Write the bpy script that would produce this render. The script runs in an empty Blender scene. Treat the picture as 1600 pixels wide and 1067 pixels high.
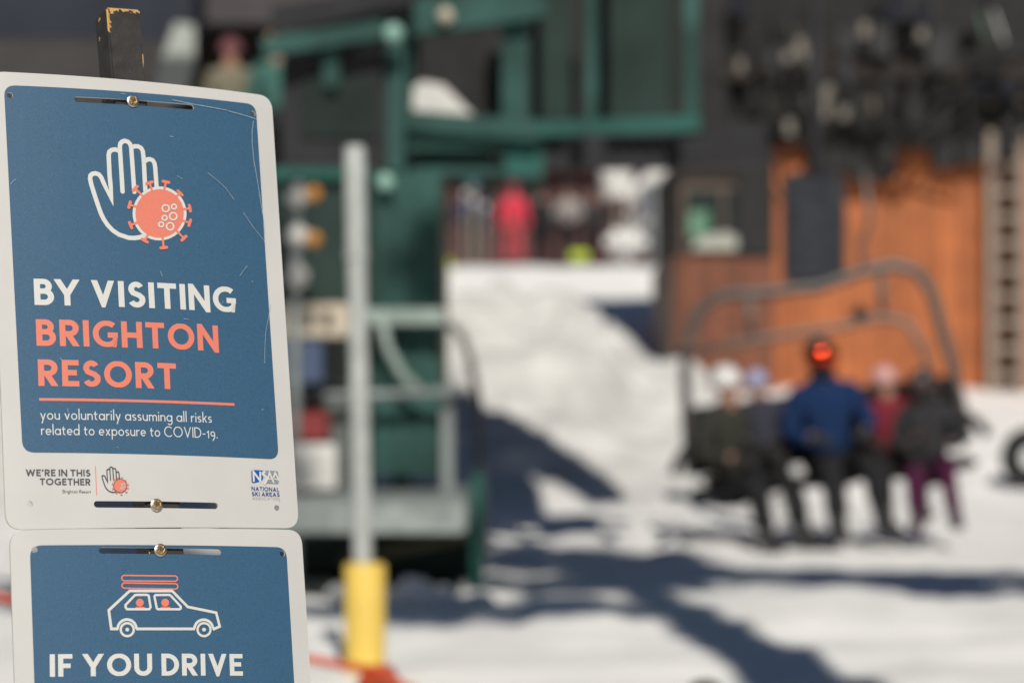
import bpy, bmesh, math, random
from mathutils import Vector, Matrix, noise
from mathutils.geometry import delaunay_2d_cdt
R = math.radians
random.seed(7)
scene = bpy.context.scene
col = scene.collection
# ---------------------------------------------------------------- camera, world, sun, exposure
FPX, HOR, CAMH = 85/36*1600, 590.0, 1.17
PITCH = math.atan((HOR-533.5)/FPX)
cam_d = bpy.data.cameras.new('camera'); cam = bpy.data.objects.new('camera', cam_d); col.objects.link(cam)
cam_d.lens = 85; cam_d.sensor_width = 36; cam_d.clip_start = .05; cam_d.clip_end = 2000
cam.location = (0, 0, CAMH); cam.rotation_euler = (R(90)+PITCH, 0, 0)
cam_d.dof.use_dof = True; cam_d.dof.focus_distance = 2.40; cam_d.dof.aperture_fstop = 3.6; cam_d.dof.aperture_blades = 9
scene.camera = cam
SUN_AZ, SUN_EL = R(6.5), R(41)          # azimuth to the right of straight behind the camera
w = bpy.data.worlds.new('World'); scene.world = w; w.use_nodes = True
nt = w.node_tree; bg = nt.nodes['Background']
sky = nt.nodes.new('ShaderNodeTexSky'); sky.sky_type = 'NISHITA'; sky.sun_disc = False
sky.sun_elevation = SUN_EL; sky.sun_rotation = math.pi - SUN_AZ; sky.altitude = 2600; sky.air_density = 1.0; sky.dust_density = .6
nt.links.new(sky.outputs[0], bg.inputs[0]); bg.inputs[1].default_value = 0.07
sd = bpy.data.lights.new('sun', 'SUN'); so = bpy.data.objects.new('sun', sd); col.objects.link(so)
sd.energy = 5.0; sd.angle = R(.53); sd.color = (1, .945, .85)
SUND = Vector((math.sin(SUN_AZ)*math.cos(SUN_EL), -math.cos(SUN_AZ)*math.cos(SUN_EL), math.sin(SUN_EL)))
so.rotation_euler = SUND.to_track_quat('Z', 'Y').to_euler(); so.location = (4, -10, 20)
scene.view_settings.view_transform = 'Standard'; scene.view_settings.look = 'None'
scene.view_settings.exposure = -0.50; scene.view_settings.gamma = 1
scene.cycles.max_bounces = 6; scene.cycles.diffuse_bounces = 4

def at(px, py, D):                      # point at distance D (along +Y) seen at pixel px,py of the 1600 px photo
    u = (px-800)/FPX; v = (533.5-py)/FPX; c, s = math.cos(PITCH), math.sin(PITCH)
    y = c - s*v; z = s + c*v
    return Vector((u/y*D, D, CAMH + z/y*D))

# ---------------------------------------------------------------- materials
MATS = {}
def mat(name, base, rough=.6, metal=0, var=.25, scale=8, bump=0, bscale=40, emit=None, spec=.5, alpha=None):
    if name in MATS: return MATS[name]
    m = bpy.data.materials.new(name); m.use_nodes = True; n = m.node_tree; p = n.nodes['Principled BSDF']
    p.inputs['Roughness'].default_value = rough; p.inputs['Metallic'].default_value = metal
    p.inputs['Specular IOR Level'].default_value = spec
    tc = n.nodes.new('ShaderNodeTexCoord'); nz = n.nodes.new('ShaderNodeTexNoise')
    nz.inputs['Scale'].default_value = scale; nz.inputs['Detail'].default_value = 5
    n.links.new(tc.outputs['Object'], nz.inputs['Vector'])
    r = n.nodes.new('ShaderNodeValToRGB'); r.color_ramp.elements[0].position = .3; r.color_ramp.elements[1].position = .7
    r.color_ramp.elements[0].color = (*[c*(1-var) for c in base], 1); r.color_ramp.elements[1].color = (*[min(1, c*(1+var)) for c in base], 1)
    n.links.new(nz.outputs['Fac'], r.inputs[0]); n.links.new(r.outputs[0], p.inputs['Base Color'])
    if bump:
        nb = n.nodes.new('ShaderNodeTexNoise'); nb.inputs['Scale'].default_value = bscale; nb.inputs['Detail'].default_value = 4
        n.links.new(tc.outputs['Object'], nb.inputs['Vector'])
        b = n.nodes.new('ShaderNodeBump'); b.inputs['Strength'].default_value = bump; b.inputs['Distance'].default_value = .02
        n.links.new(nb.outputs['Fac'], b.inputs['Height']); n.links.new(b.outputs[0], p.inputs['Normal'])
    if emit: p.inputs['Emission Color'].default_value = (*emit[:3], 1); p.inputs['Emission Strength'].default_value = emit[3]
    MATS[name] = m; return m
def planks(name, base, width, axis=0, var=.3, groove=.35, rough=.6):
    m = mat(name, base, rough, var=var, scale=3); n = m.node_tree; p = n.nodes['Principled BSDF']
    old = p.inputs['Base Color'].links[0].from_socket
    tc = n.nodes.new('ShaderNodeTexCoord'); sx = n.nodes.new('ShaderNodeSeparateXYZ'); n.links.new(tc.outputs['Object'], sx.inputs[0])
    def mth(op, a, b=None):
        q = n.nodes.new('ShaderNodeMath'); q.operation = op
        for i, v in enumerate((a, b)):
            if v is None: continue
            if isinstance(v, (int, float)): q.inputs[i].default_value = v
            else: n.links.new(v, q.inputs[i])
        return q.outputs[0]
    d = mth('DIVIDE', sx.outputs[axis], width); fr = mth('FRACT', d); fl = mth('FLOOR', d)
    wn = n.nodes.new('ShaderNodeTexWhiteNoise'); wn.noise_dimensions = '1D'; n.links.new(fl, wn.inputs['W'])
    k = mth('ADD', mth('MULTIPLY', wn.outputs['Value'], .35), .82)
    g = mth('SUBTRACT', 1, mth('MULTIPLY', mth('LESS_THAN', fr, .07), 1-groove)); k = mth('MULTIPLY', k, g)
    mx = n.nodes.new('ShaderNodeMix'); mx.data_type = 'RGBA'; mx.blend_type = 'MULTIPLY'; mx.inputs[0].default_value = 1
    cb = n.nodes.new('ShaderNodeCombineColor'); [n.links.new(k, cb.inputs[i]) for i in range(3)]
    n.links.new(old, mx.inputs[6]); n.links.new(cb.outputs[0], mx.inputs[7]); n.links.new(mx.outputs[2], p.inputs['Base Color'])
    return m
snow = mat('snow', (.92, .915, .90), .75, var=.05, scale=1.3, bump=.6, bscale=7, spec=.2)
dirty_snow = mat('ploughed_snow', (.66, .655, .64), .85, var=.14, scale=1.6, bump=.9, bscale=7, spec=.1)
terrain_m = mat('forest_floor', (.35, .36, .38), .9, var=.5, scale=.3)
white_sheet = mat('sign_white', (.585, .582, .572), .5, var=.045, scale=11, spec=.35)
def ink(name, base, rough=.42, speck=.2):
    m = mat(name, base, rough, var=speck, scale=1100, spec=.5); return m
blue_ink = ink('blue_ink', (.033, .104, .195), .57, .30); blue_ink.node_tree.nodes['Principled BSDF'].inputs['Specular IOR Level'].default_value = .5; white_ink = ink('white_ink', (.66, .66, .64), .5, .03)
coral_ink = ink('coral_ink', (.74, .215, .15), .5, .07); grey_ink = ink('grey_ink', (.075, .08, .095), .5, .1)
navy_ink = ink('navy_ink', (.03, .06, .25), .5, .1); lgrey_ink = ink('light_grey_ink', (.33, .35, .38), .5, .05)
logo_blue = ink('logo_blue', (.01, .10, .38), .5, .05); logo_grey = ink('logo_grey', (.25, .28, .32), .5, .05)
scratch_m = mat('scratch', (.40, .49, .55), .6, var=.2, scale=200)
brass = mat('brass', (.62, .42, .20), .38, 1, var=.35, scale=900, bump=.5, bscale=700)
zinc = mat('zinc', (.55, .54, .52), .35, 1, var=.15, scale=400)
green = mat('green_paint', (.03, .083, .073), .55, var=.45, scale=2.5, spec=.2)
green_lit = mat('sunlit_green_paint', (.022, .105, .088), .5, var=.45, scale=2, spec=.25)  # lighter copy of the green paint, sunlight put into its colour
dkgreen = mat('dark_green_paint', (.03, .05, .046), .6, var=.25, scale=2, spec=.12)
black = mat('black_paint', (.034, .034, .035), .6, var=.2, scale=6, spec=.12)
char = mat('charcoal_paint', (.034, .034, .038), .55, var=.2, scale=3, spec=.12)
navy = mat('navy_roof', (.035, .04, .055), .7, var=.15, scale=2, spec=.12)
steel = mat('galvanised_steel', (.44, .47, .46), .5, .0, var=.15, scale=14)
greysteel = mat('grey_painted_steel', (.24, .27, .27), .5, .1, var=.15, scale=5)
yellow = mat('yellow_plastic', (.82, .58, .12), .45, var=.08, scale=6, bump=.1, bscale=12)
orange_wood = planks('stained_boards', (.42, .125, .036), .14, var=.22)
brown_wood = planks('brown_boards', (.19, .065, .032), .16, var=.2)
maroon_wood = planks('maroon_boards', (.085, .028, .028), .2, var=.2)
lodge_m = planks('grey_siding', (.30, .28, .28), .2, axis=2, var=.1, groove=.8)
darkwood = mat('dark_brown_wood', (.04, .033, .03), .7, var=.3, scale=4, spec=.12)
glass = mat('window_glass', (.03, .04, .038), .12, var=.3, scale=1.5, spec=.8)
rubber = mat('rubber', (.03, .03, .03), .8, var=.2, scale=12, spec=.12)
rim_m = mat('tyre_rim', (.10, .085, .065), .5, .1, var=.3, scale=20)
bark = mat('bark', (.07, .05, .04), .9, var=.4, scale=6)
needle = mat('needles', (.022, .034, .024), .8, var=.5, scale=2.5, spec=.2)
skin_m = mat('skin', (.55, .30, .22), .55, var=.08, scale=20)
eye_m = mat('eye', (.03, .02, .02), .2, var=.1)
white_paint = mat('white_paint', (.72, .71, .69), .45, var=.06, scale=5)
cream = mat('cream_paint', (.55, .48, .38), .6, var=.2, scale=6)
amber = mat('amber_lens', (.48, .21, .035), .25, var=.1, scale=20)
orange_pl = mat('orange_plastic', (.55, .07, .02), .45, var=.12, scale=30)
red_m = mat('red_paint', (.22, .03, .03), .5, var=.2)
bluebox = mat('blue_plastic', (.06, .09, .17), .5, var=.15)
lime = mat('lime_plastic', (.5, .65, .05), .5, var=.1)
def cloth(name, c, var=.2): return mat(name, c, .85, var=var, scale=14, bump=.4, bscale=18, spec=.1)

# ---------------------------------------------------------------- mesh helpers
class MB:
    def __init__(s): s.v = []; s.f = []; s.mi = []; s.cur = 0
    def add(s, vs, fs):
        o = len(s.v); s.v += [Vector(v) for v in vs]; s.f += [[i+o for i in f] for f in fs]; s.mi += [s.cur]*len(fs); return s
    def box(s, c, size, M=None, bev=0):
        c = Vector(c); x, y, z = [a/2 for a in size]
        if bev:
            bm = bmesh.new(); bmesh.ops.create_cube(bm, size=1); bmesh.ops.scale(bm, vec=size, verts=bm.verts)
            bmesh.ops.bevel(bm, geom=bm.edges[:], offset=bev, segments=2, affect='EDGES'); bm.verts.index_update()
            vs = [v.co.copy() for v in bm.verts]; fs = [[v.index for v in f.verts] for f in bm.faces]; bm.free()
        else:
            vs = [Vector((a, b, d)) for a in (-x, x) for b in (-y, y) for d in (-z, z)]
            fs = [[0, 1, 3, 2], [4, 6, 7, 5], [0, 4, 5, 1], [2, 3, 7, 6], [0, 2, 6, 4], [1, 5, 7, 3]]
        if M is not None: vs = [M @ v for v in vs]
        return s.add([v+c for v in vs], fs)
    def bar(s, p, q, wd, ht=None, bev=0):
        p = Vector(p); q = Vector(q); ht = ht or wd; d = q-p; L = d.length
        M = d.to_track_quat('Z', 'Y').to_matrix()
        return s.box((p+q)/2, (wd, ht, L), M, bev)
    def tube(s, pts, r, n=10, cap=True, closed=False):
        pts = [Vector(p) for p in pts]; N = len(pts); rs = r if isinstance(r, (list, tuple)) else [r]*N
        vs = []; fs = []; up = None
        for i, p in enumerate(pts):
            a = pts[i-1] if (i > 0 or closed) else p; b = pts[(i+1) % N] if (i < N-1 or closed) else p
            t = (b-a).normalized()
            if up is None:
                up = t.orthogonal().normalized()
            else: up = (up - t*up.dot(t)).normalized()
            sd_ = t.cross(up)
            for k in range(n):
                A_ = 2*math.pi*k/n; vs.append(p + (up*math.cos(A_)+sd_*math.sin(A_))*rs[i])
        for i in range(N if closed else N-1):
            j = (i+1) % N
            for k in range(n): fs.append([i*n+k, i*n+(k+1) % n, j*n+(k+1) % n, j*n+k])
        if cap and not closed: fs.append(list(range(n))[::-1]); fs.append([(N-1)*n+k for k in range(n)])
        return s.add(vs, fs)
    def lathe(s, prof, c, n=24, axis='Z'):
        vs = []; fs = []; c = Vector(c)
        for r, z in prof:
            for k in range(n):
                a = 2*math.pi*k/n; x, y = r*math.cos(a), r*math.sin(a)
                vs.append(c + (Vector((x, y, z)) if axis == 'Z' else Vector((x, z, y)) if axis == 'Y' else Vector((z, x, y))))
        for i in range(len(prof)-1):
            for k in range(n): fs.append([i*n+k, i*n+(k+1) % n, (i+1)*n+(k+1) % n, (i+1)*n+k])
        fs.append(list(range(n))[::-1]); fs.append([(len(prof)-1)*n+k for k in range(n)])
        return s.add(vs, fs)
    def ball(s, c, r, n=16, sc=(1, 1, 1)):
        prof = [(max(.001, math.sin(math.pi*i/10))*r, -math.cos(math.pi*i/10)*r) for i in range(11)]
        m = MB().lathe(prof, (0, 0, 0), n); c = Vector(c)
        return s.add([c+Vector((v.x*sc[0], v.y*sc[1], v.z*sc[2])) for v in m.v], m.f)
    def prism(s, poly, a, b, axis='Y'):           # poly of (x,z) extruded from y=a to y=b
        n = len(poly); f = (lambda u, t: (u[0], t, u[1])) if axis == 'Y' else (lambda u, t: (t, u[0], u[1])) if axis == 'X' else (lambda u, t: (u[0], u[1], t))
        vs = [f(p, a) for p in poly]+[f(p, b) for p in poly]
        fs = [list(range(n)), [n+i for i in range(n)][::-1]]+[[i, n+i, n+(i+1) % n, (i+1) % n] for i in range(n)]
        return s.add(vs, fs)
    def build(s, name, m, parent=None, smooth=False, origin=None, fixn=True):
        o0 = Vector(origin) if origin is not None else Vector((0, 0, 0))
        me = bpy.data.meshes.new(name); me.from_pydata([tuple(v-o0) for v in s.v], [], s.f)
        for x in (m if isinstance(m, (list, tuple)) else [m]): me.materials.append(x)
        if max(s.mi, default=0): me.polygons.foreach_set('material_index', s.mi)
        if fixn:
            bm = bmesh.new(); bm.from_mesh(me); bmesh.ops.recalc_face_normals(bm, faces=bm.faces[:]); bm.to_mesh(me); bm.free()
        if smooth: me.polygons.foreach_set('use_smooth', [True]*len(me.polygons)); 
        me.update()
        if smooth == 'auto': me.set_sharp_from_angle(angle=R(40))
        o = bpy.data.objects.new(name, me); col.objects.link(o); o.location = o0
        if parent is not None: o.parent = parent
        return o
def tag(o, label=None, cat=None, group=None, kind=None):
    if label: o['label'] = label
    if cat: o['category'] = cat
    if group: o['group'] = group
    if kind: o['kind'] = kind
    return o
def thing(name, label, cat, loc=(0, 0, 0), group=None, M=None):
    o = bpy.data.objects.new(name, None); col.objects.link(o); o.location = loc; o.empty_display_size = .1
    if M is not None: o.matrix_world = M
    return tag(o, label, cat, group)
def part(mb, name, m, t, smooth=False, label=None):    # mb in world coordinates under thing t that is only translated
    org = Vector(t.location)
    p = t.parent
    while p is not None: org += Vector(p.location); p = p.parent
    o = mb.build(name, m, t, smooth); me = o.data; me.transform(Matrix.Translation(-org))
    if label: o['label'] = label
    return o

# ---------------------------------------------------------------- ground and snow
def sstep(a, b, x):
    t = max(0, min(1, (x-a)/(b-a))); return t*t*(3-2*t)
def ground_z(x, y):
    z = 1.0*sstep(21, 30, y) + 1.1*sstep(29, 38, y) + .45*sstep(38, 42.5, y) + .72*sstep(42.5, 46, y)
    z *= 1-.85*sstep(-3, -8, x)*(1-sstep(40, 60, y))
    a = .05 if 6 < y < 60 else .02
    z += a*(noise.noise((x*.55, y*.55, 3))+.6*noise.noise((x*1.7, y*1.7, 9))*sstep(4, 9, y)) + (+.045*noise.noise((x*2.4, y*2.4, 1))+.035*noise.noise((x*5, y*3, 1))+.02*noise.noise((x*3.2+y*.5, y*.5, 5)))*(1 if 6 < y < 40 else .3)
    return z
def axis_vals(segs):
    v = []
    for a, b, st in segs:
        x = a
        while x < b-1e-6: v.append(x); x += st
    v.append(segs[-1][1]); return v
xs = axis_vals([(-700, -100, 50), (-100, -20, 8), (-20, -6, 1.4), (-6, 8, .14), (8, 20, 1.2), (20, 100, 8), (100, 700, 50)])
ys = axis_vals([(-500, -60, 40), (-60, -4, 4), (-4, 7, 1), (7, 26, .14), (26, 52, .3), (52, 90, 3), (90, 240, 10), (240, 900, 60)])
g = MB(); nx = len(xs)
g.v = [Vector((x, y, ground_z(x, y))) for y in ys for x in xs]
g.f = [[j*nx+i, j*nx+i+1, (j+1)*nx+i+1, (j+1)*nx+i] for j in range(len(ys)-1) for i in range(nx-1)]
g.mi = [0]*len(g.f)
tag(g.build('ground', snow, smooth=True, fixn=False), 'trampled white snow covering the ground', kind='structure')
h_ = MB(); NA = 72; rr_ = [(112, 0), (118, 12), (135, 34), (170, 70), (240, 130), (330, 190)]  # added ring of dark slopes that keeps out low sky light
for r_, z_ in rr_:
    for k in range(NA):
        a = 2*math.pi*k/NA; j_ = 1+.10*noise.noise((math.cos(a)*3, math.sin(a)*3, r_*.01))
        h_.v.append(Vector((math.cos(a)*r_*j_, math.sin(a)*r_*j_+20, z_*(1+.12*noise.noise((math.cos(a)*4, math.sin(a)*4, 6)))+(2.5 if z_ == 0 else 0))))
h_.f = [[i*NA+k, i*NA+(k+1) % NA, (i+1)*NA+(k+1) % NA, (i+1)*NA+k] for i in range(len(rr_)-1) for k in range(NA)]; h_.mi = [0]*len(h_.f)
tag(h_.build('sky_block_hills', mat('sky_block_dark', (.022, .03, .026), .95, var=.6, scale=.25, spec=.05), smooth=True, fixn=False), 'dark ring of valley sides added to block the low sky', kind='structure')
# big ploughed heap of snow
def heap_z(x, y):
    ridge = 27+.5*noise.noise((x*.4, 5, 0))
    PR = ((-9, 2.05), (.2, 2.12), (.9, 2.02), (1.2, 1.6), (1.5, 1.5), (1.85, 1.48), (2.1, 1.3), (2.35, .85), (2.7, .25), (3.2, .0), (9, 0))
    xx = x+.22*noise.noise((x*1.6, y*1.2, 11))+.14*noise.noise((x*4, y*3.1, 5))
    top = next(a[1]+(b[1]-a[1])*(xx-a[0])/(b[0]-a[0]) for a, b in zip(PR, PR[1:]) if xx < b[0])
    top *= 1-sstep(-4.2, -6.5, x)
    f = sstep(21.0, 26.8, y)*.35+.65*max(0, min(1, (y-21.2)/(ridge-21.2))); f = min(1, f)
    b = 1-sstep(ridge+.3, ridge+3.5, y)
    z = top*f*b
    z += (.22*noise.noise((x*.9, y*.9, 2))+.24*noise.noise((x*2.1, y*2.1, 7))+.13*noise.noise((x*4.2, y*4.2, 4))+.05*noise.noise((x*9, y*9, 4)))*min(1, z*1.6)
    return z
m = MB(); hx = [-7+.11*i for i in range(100)]; hy = [20.6+.11*i for i in range(95)]
m.v = [Vector((x, y, max(heap_z(x, y), 0)-.06+ (ground_z(x, y) if heap_z(x, y) < .05 else max(ground_z(x, y)*(1-min(1, heap_z(x, y))), 0)))) for y in hy for x in hx]
m.f = [[j*100+i, j*100+i+1, (j+1)*100+i+1, (j+1)*100+i] for j in range(94) for i in range(99)]; m.mi = [0]*len(m.f)
tag(m.build('snow_mound', dirty_snow, smooth=True, fixn=False), 'large ploughed snow mound with a second hump on its right, sunlit front', 'snow mound', kind='structure')

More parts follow.
